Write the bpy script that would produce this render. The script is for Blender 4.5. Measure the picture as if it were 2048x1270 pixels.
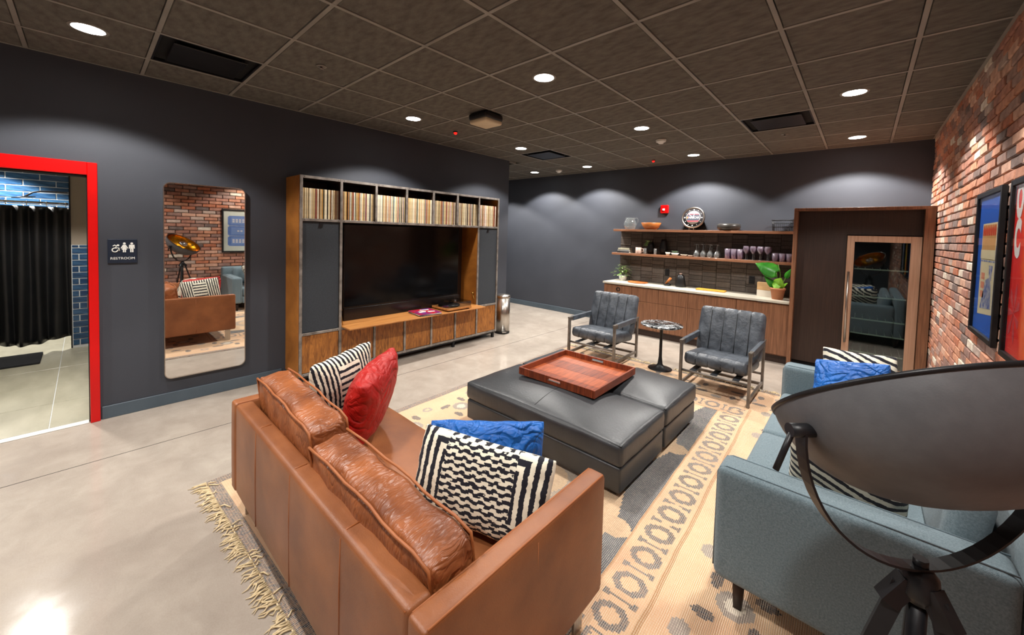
import bpy, bmesh, math, random
from mathutils import Matrix, Vector
rnd = random.Random(7)
PI = math.pi
for o in list(bpy.data.objects): bpy.data.objects.remove(o)
scn = bpy.context.scene
COL = scn.collection

# ------------------------------------------------------------ camera, world, exposure
cam_d = bpy.data.cameras.new('camera')
cam = bpy.data.objects.new('camera', cam_d); COL.objects.link(cam)
cam_d.sensor_fit = 'HORIZONTAL'; cam_d.sensor_width = 36.0
FPX = 774.38
cam_d.lens = FPX / 2048 * 36.0
cam_d.shift_y = -137.93 / 2048
cam_d.clip_start = 0.02
YAW, PITCH, ROLL = -0.7367, -0.0392, -0.0279
_f = Vector((math.sin(YAW)*math.cos(PITCH), math.cos(YAW)*math.cos(PITCH), math.sin(PITCH)))
_r = Vector((math.cos(YAW), -math.sin(YAW), 0)); _d = _f.cross(_r)
CR = math.cos(ROLL)*_r + math.sin(ROLL)*_d
CD = -math.sin(ROLL)*_r + math.cos(ROLL)*_d
CF = _f
CAM = Vector((0, 0, 1.62))
M = Matrix.Identity(4)
for i in range(3):
    M[i][0] = CR[i]; M[i][1] = -CD[i]; M[i][2] = -CF[i]; M[i][3] = CAM[i]
cam.matrix_world = M
scn.camera = cam
def project(p):
    v = Vector(p) - CAM; z = v.dot(CF)
    if z < 0.05: return None
    return (1024 + FPX*v.dot(CR)/z, 635 - 137.93 + FPX*v.dot(CD)/z)

w = bpy.data.worlds.new('world'); scn.world = w; w.use_nodes = True
w.node_tree.nodes['Background'].inputs[0].default_value = (0.6, 0.7, 0.9, 1)
w.node_tree.nodes['Background'].inputs[1].default_value = 0.05
scn.view_settings.view_transform = 'Standard'
scn.view_settings.look = 'None'
scn.view_settings.exposure = 0.12
scn.view_settings.gamma = 1.0
scn.view_settings.use_curve_mapping = False
LIGHT_W = 140.0        # watts of one recessed downlight
LENS_E = 18.0          # glow of its lens

# ------------------------------------------------------------ room measures (metres)
XT, XB, YB, YN = -4.56, 0.58, 6.69, -3.0    # tv wall, brick wall, back wall, wall behind the camera
YC = 4.90                                   # where the tv wall ends
ZC = 2.865
GX, GY, GT = -1.029, 2.16, 0.6096           # ceiling grid

# ------------------------------------------------------------ material helpers
def lin(c):
    out = []
    for v in c[:3]:
        v = v/255.0
        out.append(v/12.92 if v <= 0.04045 else ((v+0.055)/1.055)**2.4)
    return (*out, 1.0)
class E:
    """a node socket with arithmetic"""
    def __init__(s, nt, k): s.nt = nt; s.k = k
    def _m(s, op, *a):
        n = s.nt.nodes.new('ShaderNodeMath'); n.operation = op
        for i, x in enumerate((s,)+a):
            if isinstance(x, E): s.nt.links.new(x.k, n.inputs[i])
            else: n.inputs[i].default_value = x
        return E(s.nt, n.outputs[0])
    def __add__(s, o): return s._m('ADD', o)
    __radd__ = __add__
    def __sub__(s, o): return s._m('SUBTRACT', o)
    def __rsub__(s, o): return (s*-1)+o
    def __mul__(s, o): return s._m('MULTIPLY', o)
    __rmul__ = __mul__
    def __truediv__(s, o): return s._m('DIVIDE', o)
    def gt(s, o): return s._m('GREATER_THAN', o)
    def lt(s, o): return s._m('LESS_THAN', o)
    def abs(s): return s._m('ABSOLUTE')
    def sin(s): return s._m('SINE')
    def floor(s): return s._m('FLOOR')
    def fract(s): return s._m('FRACT')
    def pp(s, o): return s._m('PINGPONG', o)
    def mod(s, o): return s._m('FLOORED_MODULO', o)
    def sqrt(s): return s._m('SQRT')
    def max(s, o): return s._m('MAXIMUM', o)
    def min(s, o): return s._m('MINIMUM', o)
    def step(s, a, b):
        n = s.nt.nodes.new('ShaderNodeMapRange'); n.clamp = True
        s.nt.links.new(s.k, n.inputs[0]); n.inputs[1].default_value = a; n.inputs[2].default_value = b
        return E(s.nt, n.outputs[0])
def mixc(nt, fac, a, b):
    n = nt.nodes.new('ShaderNodeMix'); n.data_type = 'RGBA'
    if isinstance(fac, E): nt.links.new(fac.k, n.inputs[0])
    else: n.inputs[0].default_value = fac
    for v, i in ((a, 6), (b, 7)):
        if isinstance(v, tuple): n.inputs[i].default_value = v
        else: nt.links.new(v, n.inputs[i])
    return n.outputs[2]
def coords(nt, kind='Object', scale=(1, 1, 1)):
    tc = nt.nodes.new('ShaderNodeTexCoord'); mp = nt.nodes.new('ShaderNodeMapping')
    mp.inputs['Scale'].default_value = scale
    nt.links.new(tc.outputs[kind], mp.inputs[0]); return mp.outputs[0]
def noise(nt, vec, scale, detail=4, rough=0.55, dist=0.0):
    n = nt.nodes.new('ShaderNodeTexNoise'); n.inputs['Scale'].default_value = scale
    n.inputs['Detail'].default_value = detail; n.inputs['Roughness'].default_value = rough
    n.inputs['Distortion'].default_value = dist
    nt.links.new(vec, n.inputs['Vector']); return E(nt, n.outputs[0])
MATS = {}
def pm(name, c, r=0.5, m=0.0, c2=None, ns=6, nd=5, st=(1, 1, 1), lo=0.35, hi=0.65, bump=0.0, bs=60, bst=None,
       trans=0.0, ior=1.45, em=None, es=0.0, coat=0.0, sheen=0.0, dist=0.0, spec=0.5, kind='Object', ridge=0.0, rs=7):
    ma = bpy.data.materials.new(name); ma.use_nodes = True; nt = ma.node_tree
    b = nt.nodes['Principled BSDF']
    b.inputs['Base Color'].default_value = lin(c); b.inputs['Roughness'].default_value = r
    b.inputs['Metallic'].default_value = m; b.inputs['Transmission Weight'].default_value = trans
    b.inputs['IOR'].default_value = ior; b.inputs['Coat Weight'].default_value = coat
    b.inputs['Sheen Weight'].default_value = sheen; b.inputs['Specular IOR Level'].default_value = spec
    if em: b.inputs['Emission Color'].default_value = lin(em); b.inputs['Emission Strength'].default_value = es
    if c2 is not None:
        v = coords(nt, kind, st); n = noise(nt, v, ns, nd, dist=dist).step(lo, hi)
        nt.links.new(mixc(nt, n, lin(c), lin(c2)), b.inputs['Base Color'])
    if bump:
        v = coords(nt, kind, bst or st); n = noise(nt, v, bs, 4)
        bn = nt.nodes.new('ShaderNodeBump'); bn.inputs['Strength'].default_value = bump; bn.inputs['Distance'].default_value = 0.01
        nt.links.new(n.k, bn.inputs['Height']); nt.links.new(bn.outputs[0], b.inputs['Normal'])
    if ridge:
        v = coords(nt, kind, bst or st); n1 = (noise(nt, v, rs, 2, 0.4, 1.6)-0.5).abs(); n2 = (noise(nt, v, rs*2.3, 2, 0.4, 1.2)-0.5).abs()
        h = n1.min(0.12)*4.0+n2.min(0.1)*1.6
        bn = nt.nodes.new('ShaderNodeBump'); bn.inputs['Strength'].default_value = ridge; bn.inputs['Distance'].default_value = 0.03
        nt.links.new(h.k, bn.inputs['Height']); nt.links.new(bn.outputs[0], b.inputs['Normal'])
    MATS[name] = ma; return ma
def node_mat(name, r=0.7, spec=0.4, sheen=0.0):
    ma = bpy.data.materials.new(name); ma.use_nodes = True
    b = ma.node_tree.nodes['Principled BSDF']; b.inputs['Roughness'].default_value = r
    b.inputs['Specular IOR Level'].default_value = spec; b.inputs['Sheen Weight'].default_value = sheen
    return ma, ma.node_tree, b

# ------------------------------------------------------------ mesh helpers
class B:
    """collects geometry in one bmesh"""
    def __init__(s): s.bm = bmesh.new(); s.uv = None
    def box(s, x0, x1, y0, y1, z0, z1, bev=0.0, seg=2, mi=0):
        bm = s.bm if not bev else bmesh.new()
        vs = [bm.verts.new((x, y, z)) for x in (x0, x1) for y in (y0, y1) for z in (z0, z1)]
        fs = [bm.faces.new([vs[i] for i in f]) for f in ((0, 1, 3, 2), (4, 6, 7, 5), (0, 4, 5, 1), (2, 3, 7, 6), (0, 2, 6, 4), (1, 5, 7, 3))]
        for f in fs: f.material_index = mi
        if bev:
            bmesh.ops.bevel(bm, geom=list(bm.edges), offset=bev, segments=seg, affect='EDGES', profile=0.5)
            s.merge(bm, mi)
        return s
    def merge(s, bm, mi=None, mat=None):
        mp = {}
        for v in bm.verts: mp[v] = s.bm.verts.new(mat @ v.co if mat else v.co)
        for f in bm.faces:
            try:
                g = s.bm.faces.new([mp[v] for v in f.verts]); g.material_index = f.material_index if mi is None else mi
                g.smooth = f.smooth
            except ValueError: pass
        bm.free()
    def poly(s, pts, mi=0):
        f = s.bm.faces.new([s.bm.verts.new(p) for p in pts]); f.material_index = mi; return s
    def prism(s, pts, off, mi=0):
        a = [s.bm.verts.new(p) for p in pts]; b = [s.bm.verts.new(Vector(p)+Vector(off)) for p in pts]
        n = len(a)
        fs = [s.bm.faces.new(a), s.bm.faces.new(b[::-1])]
        for i in range(n): fs.append(s.bm.faces.new((a[i], b[i], b[(i+1) % n], a[(i+1) % n])))
        for f in fs: f.material_index = mi
        return s
    def tube(s, pts, r, n=8, caps=True, flat=None, mi=0, smooth=True):
        pts = [Vector(p) for p in pts]; rs = r if isinstance(r, (list, tuple)) else [r]*len(pts)
        rings = []; up = None
        for i, p in enumerate(pts):
            t = (pts[min(i+1, len(pts)-1)] - pts[max(i-1, 0)]).normalized()
            if up is None:
                up = Vector((0, 0, 1)) if abs(t.z) < 0.9 else Vector((1, 0, 0))
            a = t.cross(up).normalized(); b = a.cross(t).normalized(); up = b
            fx = flat or (1, 1)
            rings.append([s.bm.verts.new(p + rs[i]*(fx[0]*math.cos(q)*a + fx[1]*math.sin(q)*b)) for q in [2*PI*(k+0.5)/n for k in range(n)]])
        for A, C in zip(rings, rings[1:]):
            for k in range(n):
                f = s.bm.faces.new((A[k], A[(k+1) % n], C[(k+1) % n], C[k])); f.smooth = smooth; f.material_index = mi
        if caps:
            for q in (rings[0][::-1], rings[-1]):
                f = s.bm.faces.new(q); f.material_index = mi
        return s
    def bar(s, p0, p1, w, h):
        """square bar"""
        return s.tube([p0, p1], 1.0, 4, flat=(w*0.7071, h*0.7071), smooth=False)
    def lathe(s, prof, c=(0, 0, 0), n=24, mat=None, mi=0, smooth=True):
        c = Vector(c); rings = []
        for r, z in prof:
            if r < 1e-5: rings.append([s.bm.verts.new(c + (mat @ Vector((0, 0, z)) if mat else Vector((0, 0, z))))])
            else:
                ring = []
                for k in range(n):
                    p = Vector((r*math.cos(2*PI*k/n), r*math.sin(2*PI*k/n), z))
                    ring.append(s.bm.verts.new(c + (mat @ p if mat else p)))
                rings.append(ring)
        for A, C in zip(rings, rings[1:]):
            for k in range(n):
                if len(A) == 1 and len(C) == 1: break
                q = [A[0]] if len(A) == 1 else [A[k], A[(k+1) % n]]
                q = q + ([C[0]] if len(C) == 1 else [C[(k+1) % n], C[k]])
                f = s.bm.faces.new(q); f.smooth = smooth; f.material_index = mi
        return s
    def rbox(s, w, d, h, r=0.04, puff=0.0, sidepuff=0.0, n=10, mat=None, wr=0.0, seed=0, mi=0, ch=0):
        """rounded, puffed cushion centred at the origin of mat"""
        rg = random.Random(seed)
        bm = bmesh.new(); vd = {}
        ph = [rg.uniform(0, 6) for _ in range(8)]
        def P(a, b, c):
            key = (round(a, 4), round(b, 4), round(c, 4))
            if key in vd: return vd[key]
            q = Vector((a*w/2, b*d/2, c*h/2)); inner = Vector((max(-w/2+r, min(w/2-r, q.x)), max(-d/2+r, min(d/2-r, q.y)), max(-h/2+r, min(h/2-r, q.z))))
            dv = q - inner
            if dv.length > 1e-9: q = inner + dv.normalized()*r
            q.z += c*puff*(1-a*a)*(1-b*b) if abs(c) > 0.02 else 0
            q.y += b*sidepuff*(1-a*a)*(1-c*c); q.x += a*sidepuff*(1-b*b)*(1-c*c)
            if ch:
                g = min(abs(q.x+w/2-w*k_/ch) for k_ in range(1, ch)); e_ = 0.007*math.exp(-(g/0.011)**2); dn = q-Vector((q.x, 0, 0)); q.y -= e_*(1 if q.y > 0 else -1)*min(1, abs(b)**6); q.z -= e_*(1 if q.z > 0 else -1)*min(1, abs(c)**6)
            if wr:
                q += wr*Vector((math.sin(9*b+7*c+ph[0]), math.sin(11*a+5*c+ph[1]), math.sin(8*a+6*b+ph[2])))
            vd[key] = bm.verts.new(q); return vd[key]
        # parameter values, denser close to the edges
        def par(L):
            k = min(0.45, r/(L/2)); t = [-1, -1+k*0.15, -1+k*0.5, -1+k]
            m = max(2, n if L > 0.2 else 3); t += [-1+k+(2-2*k)*i/m for i in range(1, m)]
            return t + [1-k, 1-k*0.5, 1-k*0.15, 1]
        U = par(w); n = 12 if ch else n; V, W = par(d), par(h)
        for A, C, fn in ((U, V, lambda a, b, s_: P(a, b, s_)), (U, W, lambda a, b, s_: P(a, s_, b)), (V, W, lambda a, b, s_: P(s_, a, b))):
            for sg in (-1, 1):
                for i in range(len(A)-1):
                    for j in range(len(C)-1):
                        q = [fn(A[i], C[j], sg), fn(A[i+1], C[j], sg), fn(A[i+1], C[j+1], sg), fn(A[i], C[j+1], sg)]
                        if len(set(q)) == 4:
                            try: f = bm.faces.new(q); f.smooth = True
                            except ValueError: pass
        bmesh.ops.recalc_face_normals(bm, faces=bm.faces)
        s.merge(bm, mi, mat); return s
WM = {}
def wmat(o): return WM.get(o.name, Matrix.Identity(4)) if o else Matrix.Identity(4)
def setp(o, label=None, cat=None, group=None, kind=None):
    if label: o['label'] = label
    if cat: o['category'] = cat
    if group: o['group'] = group
    if kind: o['kind'] = kind
    return o
def thing(name, label, cat, loc=(0, 0, 0), rotz=0.0, group=None):
    o = bpy.data.objects.new(name, None); COL.objects.link(o); o.empty_display_size = 0.1
    o.location = loc; o.rotation_euler = (0, 0, rotz)
    WM[o.name] = Matrix.Translation(loc) @ Matrix.Rotation(rotz, 4, 'Z')
    return setp(o, label, cat, group)
def mk(name, b, mats, parent=None, label=None, cat=None, group=None, kind=None, local=False, smooth=None, org=None):
    """link builder b as one mesh object; geometry is in world coordinates unless local"""
    bm = b.bm
    me = bpy.data.meshes.new(name)
    if smooth:
        for f in bm.faces: f.smooth = True
    bmesh.ops.recalc_face_normals(bm, faces=bm.faces)
    W = Matrix.Identity(4)
    if not local:
        if parent is not None: bmesh.ops.transform(bm, matrix=wmat(parent).inverted(), verts=bm.verts)
        if parent is None or org:
            if org is None:
                xs = [v.co for v in bm.verts]
                org = (sum(v.x for v in xs)/len(xs), sum(v.y for v in xs)/len(xs), min(v.z for v in xs))
            else: org = wmat(parent).inverted() @ Vector(org)
            W = Matrix.Translation(org)
            bmesh.ops.translate(bm, verts=bm.verts, vec=-Vector(org))
    bm.to_mesh(me); bm.free()
    for m in (mats if isinstance(mats, (list, tuple)) else [mats]): me.materials.append(m)
    o = bpy.data.objects.new(name, me); COL.objects.link(o); o.parent = parent
    o.location = W.to_translation()
    WM[o.name] = wmat(parent) @ W
    return setp(o, label, cat, group, kind)
def copy_tree(o, parent=None):
    c = o.copy(); COL.objects.link(c); c.parent = parent
    for ch in list(o.children): copy_tree(ch, c)
    return c
def text_mesh(name, s, size, mat, parent, mworld, extrude=0.0008, align='CENTER', label=None, sx=1.0, bold=0.0):
    cu = bpy.data.curves.new('t', 'FONT'); cu.body = s; cu.size = size; cu.align_x = align; cu.align_y = 'CENTER'; cu.extrude = extrude
    cu.resolution_u = 3; cu.offset = bold
    t = bpy.data.objects.new('t', cu); COL.objects.link(t)
    bpy.context.view_layer.update()
    me = bpy.data.meshes.new_from_object(t.evaluated_get(bpy.context.evaluated_depsgraph_get()))
    bpy.data.objects.remove(t); bpy.data.curves.remove(cu)
    me.transform(wmat(parent).inverted() @ mworld @ Matrix.Diagonal((sx, 1, 1, 1)))
    me.materials.clear(); me.materials.append(mat); me.name = name
    o = bpy.data.objects.new(name, me); COL.objects.link(o); o.parent = parent
    WM[o.name] = wmat(parent)
    return setp(o, label)
def basis(o, x, y):
    """matrix with local x, y along the given world directions, origin o"""
    x = Vector(x).normalized(); y = Vector(y).normalized(); z = x.cross(y)
    m = Matrix.Identity(4)
    for i in range(3): m[i][0], m[i][1], m[i][2], m[i][3] = x[i], y[i], z[i], o[i]
    return m

# ------------------------------------------------------------ materials
wall_m = pm('charcoal_paint', (64, 67, 75), r=0.62, c2=(59, 62, 70), ns=1.2, bump=0.06, bs=220)
base_m = pm('slate_baseboard', (80, 92, 102), r=0.45, c2=(72, 84, 94), ns=3)
tile_m = pm('ceiling_board', (104, 100, 92), r=0.95, c2=(80, 76, 70), ns=9, nd=8, st=(1, 2.2, 1), bump=0.35, bs=70)
tee_m = pm('ceiling_tee_paint', (140, 136, 128), r=0.5, c2=(126, 122, 115), ns=4)
dark_m = pm('plenum_black', (12, 12, 13), r=0.9, c2=(8, 8, 8), ns=4)
black_metal = pm('black_metal', (22, 22, 24), r=0.42, m=0.3, c2=(30, 30, 33), ns=12)
black_plastic = pm('black_plastic', (14, 14, 16), r=0.4, c2=(19, 19, 21), ns=10)
white_plastic = pm('white_plastic', (228, 226, 220), r=0.45, c2=(220, 218, 212), ns=6)
steel = pm('brushed_steel', (196, 190, 182), r=0.28, m=1.0, c2=(176, 168, 160), ns=6, st=(30, 30, 0.6))
gunmetal = pm('worn_gunmetal', (150, 143, 136), r=0.45, m=0.35, c2=(104, 97, 92), ns=14, nd=6, lo=0.4, hi=0.7)
chair_steel = pm('antique_steel', (128, 120, 112), r=0.4, m=0.45, c2=(92, 86, 80), ns=9)
chrome = pm('chrome', (220, 220, 220), r=0.12, m=1.0, c2=(205, 205, 205), ns=3)
red_paint = pm('gloss_red_paint', (214, 8, 10), r=0.3, c2=(200, 6, 8), ns=2)
white_paint = pm('white_trim_paint', (225, 222, 215), r=0.5, c2=(214, 211, 204), ns=3)
oak = pm('amber_oak', (176, 112, 46), r=0.42, c2=(120, 70, 26), ns=2.2, nd=8, st=(1, 14, 1.2), lo=0.3, hi=0.75, dist=1.2, bump=0.08, bs=30)
oak_door = pm('oak_door_cathedral', (176, 112, 50), r=0.4, c2=(104, 60, 26), ns=3.0, nd=6, st=(6, 8, 1.6), lo=0.32, hi=0.7, dist=2.2, bump=0.1, bs=25)
oak_shelf = pm('oak_drop_shelf', (196, 136, 76), r=0.4, c2=(168, 108, 54), ns=3, nd=7, st=(16, 1, 1), dist=0.8)
walnut_cab = pm('walnut_laminate', (146, 100, 72), r=0.45, c2=(110, 74, 52), ns=4, nd=7, st=(22, 22, 0.8), dist=0.3)
walnut_shelf = pm('walnut_shelf', (160, 110, 80), r=0.42, c2=(122, 80, 56), ns=4, nd=7, st=(0.8, 22, 22))
dark_wood = pm('dark_wenge_panel', (56, 38, 29), r=0.5, c2=(42, 28, 22), ns=4, nd=7, st=(26, 26, 0.7))
acacia = pm('acacia_board', (172, 88, 48), r=0.4, c2=(112, 48, 24), ns=3, nd=8, st=(14, 1.4, 1.4), dist=1.0, lo=0.3, hi=0.75)
acacia_d = pm('acacia_dark_board', (142, 66, 34), r=0.4, c2=(92, 38, 20), ns=3, nd=8, st=(14, 1.4, 1.4), dist=1.0)
leather_br = pm('cognac_leather', (150, 92, 54), r=0.42, c2=(118, 68, 38), ns=3.5, nd=7, bump=0.12, bs=240, spec=0.55)
leather_brc = pm('cognac_leather_creased', (162, 94, 52), r=0.36, c2=(112, 60, 32), ns=4.5, nd=7, bst=(5.5, 1.2, 1.2), ridge=0.35, rs=4, spec=0.6)
leather_seam = pm('cognac_leather_welt', (158, 94, 52), r=0.5, c2=(146, 80, 38), ns=8)
leather_bk = pm('black_leather', (52, 54, 57), r=0.36, c2=(42, 44, 46), ns=4, nd=7, bump=0.05, bs=120, spec=0.6)
leather_bkw = pm('black_leather_gathered', (54, 56, 59), r=0.38, c2=(42, 44, 47), ns=4, bump=0.14, bs=14, bst=(5, 5, 0.7), spec=0.6)
leather_ch = pm('charcoal_waxed_leather', (80, 86, 94), r=0.38, c2=(48, 53, 60), ns=9, nd=8, bump=0.4, bs=34, spec=0.6)
stitch_m = pm('dark_stitch', (26, 28, 30), r=0.7, c2=(20, 22, 24), ns=10)
fabric_gr = pm('blue_grey_weave', (116, 132, 139), r=0.95, c2=(88, 105, 113), ns=160, nd=3, lo=0.3, hi=0.7, bump=0.3, bs=420, sheen=0.15)
welt_gr = pm('blue_grey_welt', (112, 128, 136), r=0.95, c2=(98, 114, 122), ns=160)
leg_wood = pm('espresso_leg', (48, 30, 22), r=0.45, c2=(38, 23, 17), ns=6)
red_cloth = pm('red_satin', (176, 22, 14), r=0.5, c2=(156, 15, 10), ns=5, ridge=0.55, rs=5)
blue_cloth = pm('blue_satin', (24, 104, 190), r=0.48, c2=(16, 86, 166), ns=6, ridge=0.8, rs=6)
mirror_m = pm('mirror_silver', (238, 238, 236), r=0.015, m=1.0, c2=(238, 238, 236), ns=1)
screen_m = pm('tv_screen', (4, 4, 5), r=0.12, c2=(5, 5, 6), ns=2, spec=0.4)
bezel_m = pm('tv_bezel', (16, 15, 16), r=0.25, c2=(22, 20, 20), ns=6)
cloth_m = pm('black_speaker_cloth', (58, 62, 68), r=0.9, c2=(46, 50, 55), ns=120, nd=3, bump=0.3, bs=300)
quartz = pm('white_quartz', (214, 208, 192), r=0.3, c2=(202, 196, 180), ns=7)
def thin_glass(name, tint, lo, hi, rough=0.02, df=0.0):
    ma = bpy.data.materials.new(name); ma.use_nodes = True; nt = ma.node_tree
    for n in list(nt.nodes):
        if n.type == 'BSDF_PRINCIPLED': nt.nodes.remove(n)
    out = [n for n in nt.nodes if n.type == 'OUTPUT_MATERIAL'][0]
    tr = nt.nodes.new('ShaderNodeBsdfTransparent'); gl = nt.nodes.new('ShaderNodeBsdfGlossy'); mx = nt.nodes.new('ShaderNodeMixShader'); lw = nt.nodes.new('ShaderNodeLayerWeight')
    v = coords(nt); nz = noise(nt, v, 2.0, 2)
    nt.links.new(mixc(nt, nz*0.1, lin(tint), (0.9, 0.9, 0.9, 1)), tr.inputs[0]); gl.inputs['Roughness'].default_value = rough
    lw.inputs[0].default_value = 0.35
    f = E(nt, lw.outputs['Facing']); f = f*f*(hi-lo)+lo
    nt.links.new(f.k, mx.inputs[0]); nt.links.new(tr.outputs[0], mx.inputs[1]); nt.links.new(gl.outputs[0], mx.inputs[2]); nt.links.new(mx.outputs[0], out.inputs[0])
    if df:
        di = nt.nodes.new('ShaderNodeBsdfDiffuse'); m2 = nt.nodes.new('ShaderNodeMixShader'); di.inputs[0].default_value = lin(tint); m2.inputs[0].default_value = df
        nt.links.new(mx.outputs[0], m2.inputs[1]); nt.links.new(di.outputs[0], m2.inputs[2]); nt.links.new(m2.outputs[0], out.inputs[0])
    return ma
glass_m = thin_glass('clear_glass', (240, 243, 243), 0.07, 0.9, 0.05, 0.06)
smoke_glass = thin_glass('violet_tinted_glass', (206, 188, 208), 0.10, 0.9, 0.08, 0.2)
fridge_glass = thin_glass('fridge_glass', (205, 220, 220), 0.13, 0.6)
acrylic = thin_glass('acrylic_cover', (232, 232, 232), 0.06, 0.5)
terracotta = pm('terracotta', (190, 128, 92), r=0.8, c2=(176, 114, 80), ns=8)
bowl_wood = pm('bowl_wood', (190, 116, 56), r=0.4, c2=(150, 84, 36), ns=6, st=(1, 1, 6))
stone_bowl = pm('dark_stone', (72, 68, 64), r=0.35, c2=(50, 47, 44), ns=10)
leaf_g = pm('bright_leaf', (64, 150, 40), r=0.35, c2=(36, 112, 26), ns=9)
leaf_l = pm('lime_leaf', (128, 184, 36), r=0.4, c2=(98, 158, 28), ns=9)
leaf_v = pm('variegated_leaf', (190, 206, 150), r=0.5, c2=(84, 124, 62), ns=18, lo=0.4, hi=0.6)
stem_m = pm('plant_stem', (96, 132, 48), r=0.5, c2=(80, 116, 40), ns=8)
gold_m = pm('gold_leaf', (226, 154, 34), r=0.22, m=1.0, c2=(190, 120, 24), ns=22, nd=6, bump=0.3, bs=26)
lamp_black = pm('satin_black_steel', (92, 92, 95), r=0.46, m=0.2, c2=(98, 98, 101), ns=40, bump=0.03, bs=300)
lamp_arm = pm('lamp_arm_black', (26, 26, 29), r=0.4, m=0.2, c2=(32, 32, 35), ns=30)
ceramic_pk = pm('blush_ceramic', (206, 178, 164), r=0.4, c2=(196, 168, 154), ns=6)
paper_w = pm('mat_board', (216, 218, 204), r=0.8, c2=(208, 210, 196), ns=4)
lens_m = pm('led_lens', (255, 255, 255), r=0.5, em=(255, 252, 246), es=LENS_E, c2=(250, 250, 250), ns=2)
ledr_m = pm('red_indicator', (220, 20, 16), r=0.4, em=(255, 20, 14), es=3.0, c2=(210, 16, 12), ns=2)
taupe = pm('taupe_paint', (150, 138, 122), r=0.7, c2=(144, 132, 116), ns=2)
btile = [pm('navy_glazed_tile_%d' % i, c, r=0.18, c2=d, ns=9, nd=5, st=(1, 1, 3)) for i, (c, d) in enumerate([((44, 78, 112), (30, 58, 90)), ((36, 66, 98), (54, 92, 126)), ((52, 86, 118), (36, 64, 94))])]
ktile = [pm('dark_splash_tile_%d' % i, c, r=0.32, c2=d, ns=8, nd=5, st=(3, 1, 1)) for i, (c, d) in enumerate([((98, 90, 84), (80, 73, 68)), ((88, 80, 74), (104, 95, 88)), ((76, 70, 65), (90, 82, 76))])]
grout_w = pm('white_grout', (206, 210, 210), r=0.9, c2=(196, 200, 200), ns=20)
grout_d = pm('dark_grout', (30, 27, 25), r=0.9, c2=(24, 22, 20), ns=20)
mortar = pm('brick_mortar', (92, 78, 70), r=0.95, c2=(64, 54, 48), ns=14, bump=0.4, bs=60)
BR = [((190, 134, 108), (154, 104, 84)), ((176, 124, 104), (142, 98, 84)), ((170, 136, 122), (138, 110, 100)), ((204, 146, 116), (170, 116, 90)),
      ((152, 116, 104), (120, 94, 85)), ((212, 168, 144), (178, 134, 112)), ((226, 214, 198), (190, 170, 150)), ((126, 106, 99), (98, 82, 77)), ((188, 116, 84), (152, 92, 68)), ((160, 140, 130), (194, 168, 152))]
bricks_m = [pm('brick_clay_%d' % i, c, r=0.9, c2=d, ns=16, nd=6, lo=0.3, hi=0.7, bump=0.5, bs=70) for i, (c, d) in enumerate(BR)]
BW = [0.16, 0.15, 0.13, 0.13, 0.1, 0.1, 0.05, 0.06, 0.07, 0.05]

def concrete():
    ma, nt, b = node_mat('polished_concrete', 0.28, 0.22)
    v = coords(nt, 'Object')
    a = noise(nt, v, 0.9, 6, 0.6).step(0.35, 0.68); c = noise(nt, v, 5.5, 8, 0.65, 0.5).step(0.35, 0.7); g = noise(nt, v, 160, 2).step(0.3, 0.7)
    k = mixc(nt, a, lin((178, 168, 156)), lin((150, 138, 127)))
    k = mixc(nt, c*0.45, k, lin((128, 116, 106)))
    k = mixc(nt, g*0.12, k, lin((206, 198, 186)))
    nt.links.new(k, b.inputs['Base Color'])
    rr = c*0.12+0.10; nt.links.new(rr.k, b.inputs['Roughness'])
    return ma
conc_m = concrete()
joint_m = pm('saw_cut_joint', (74, 68, 64), r=0.9, c2=(60, 56, 52), ns=30)
ftile_m = pm('porcelain_floor_tile', (176, 172, 152), r=0.3, c2=(158, 154, 134), ns=2.2, nd=7, st=(1, 3, 1))

# ------------------------------------------------------------ the setting
mk('floor', B().box(-8.6, XB+0.1, YN-0.1, YB+0.1, -0.12, 0.0), conc_m, kind='structure', org=(0, 0, 0))
floor_o = bpy.data.objects['floor']
mk('saw_joint', B().box(-3.783, -3.777, YN, YB-0.05, 0.0, 0.0008), joint_m, floor_o)
mk('saw_joint', B().box(XT+0.02, XB, -1.103, -1.097, 0.0, 0.0008), joint_m, floor_o)

# TV wall with the restroom doorway (opening y -0.93..0.012, z 0..1.985)
DY0, DY1, DZ = -0.93, 0.012, 1.985
b = B(); WT = 0.14
b.box(XT-WT, XT, DY1, YC, 0, ZC+0.1).box(XT-WT, XT, YN, DY0, 0, ZC+0.1).box(XT-WT, XT, DY0, DY1, DZ, ZC+0.1)
b.box(-7.6, XT-WT, YC-WT, YC, 0, ZC+0.1)
mk('wall_left', b, wall_m, kind='structure', org=(XT, 2, 0))
mk('wall_back', B().box(-7.6, XB+0.1, YB, YB+0.12, 0, ZC+0.1), wall_m, kind='structure', org=(-2, YB, 0))
mk('wall_hall_end', B().box(-7.72, -7.6, YC-WT, YB+0.12, 0, ZC+0.1), wall_m, kind='structure', org=(-7.6, 5.8, 0))
mk('wall_near', B().box(XT-WT, XB+0.1, YN-0.12, YN, 0, ZC+0.1), wall_m, kind='structure', org=(-2, YN, 0))
mk('baseboard_left', B().box(XT, XT+0.012, 0.075, 1.40, 0, 0.105, 0.003, 1).box(XT, XT+0.012, 4.32, YC, 0, 0.105, 0.003, 1), base_m, kind='structure')
mk('baseboard_back', B().box(-7.6, -3.40, YB-0.012, YB, 0, 0.105, 0.003, 1), base_m, kind='structure')
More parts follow.
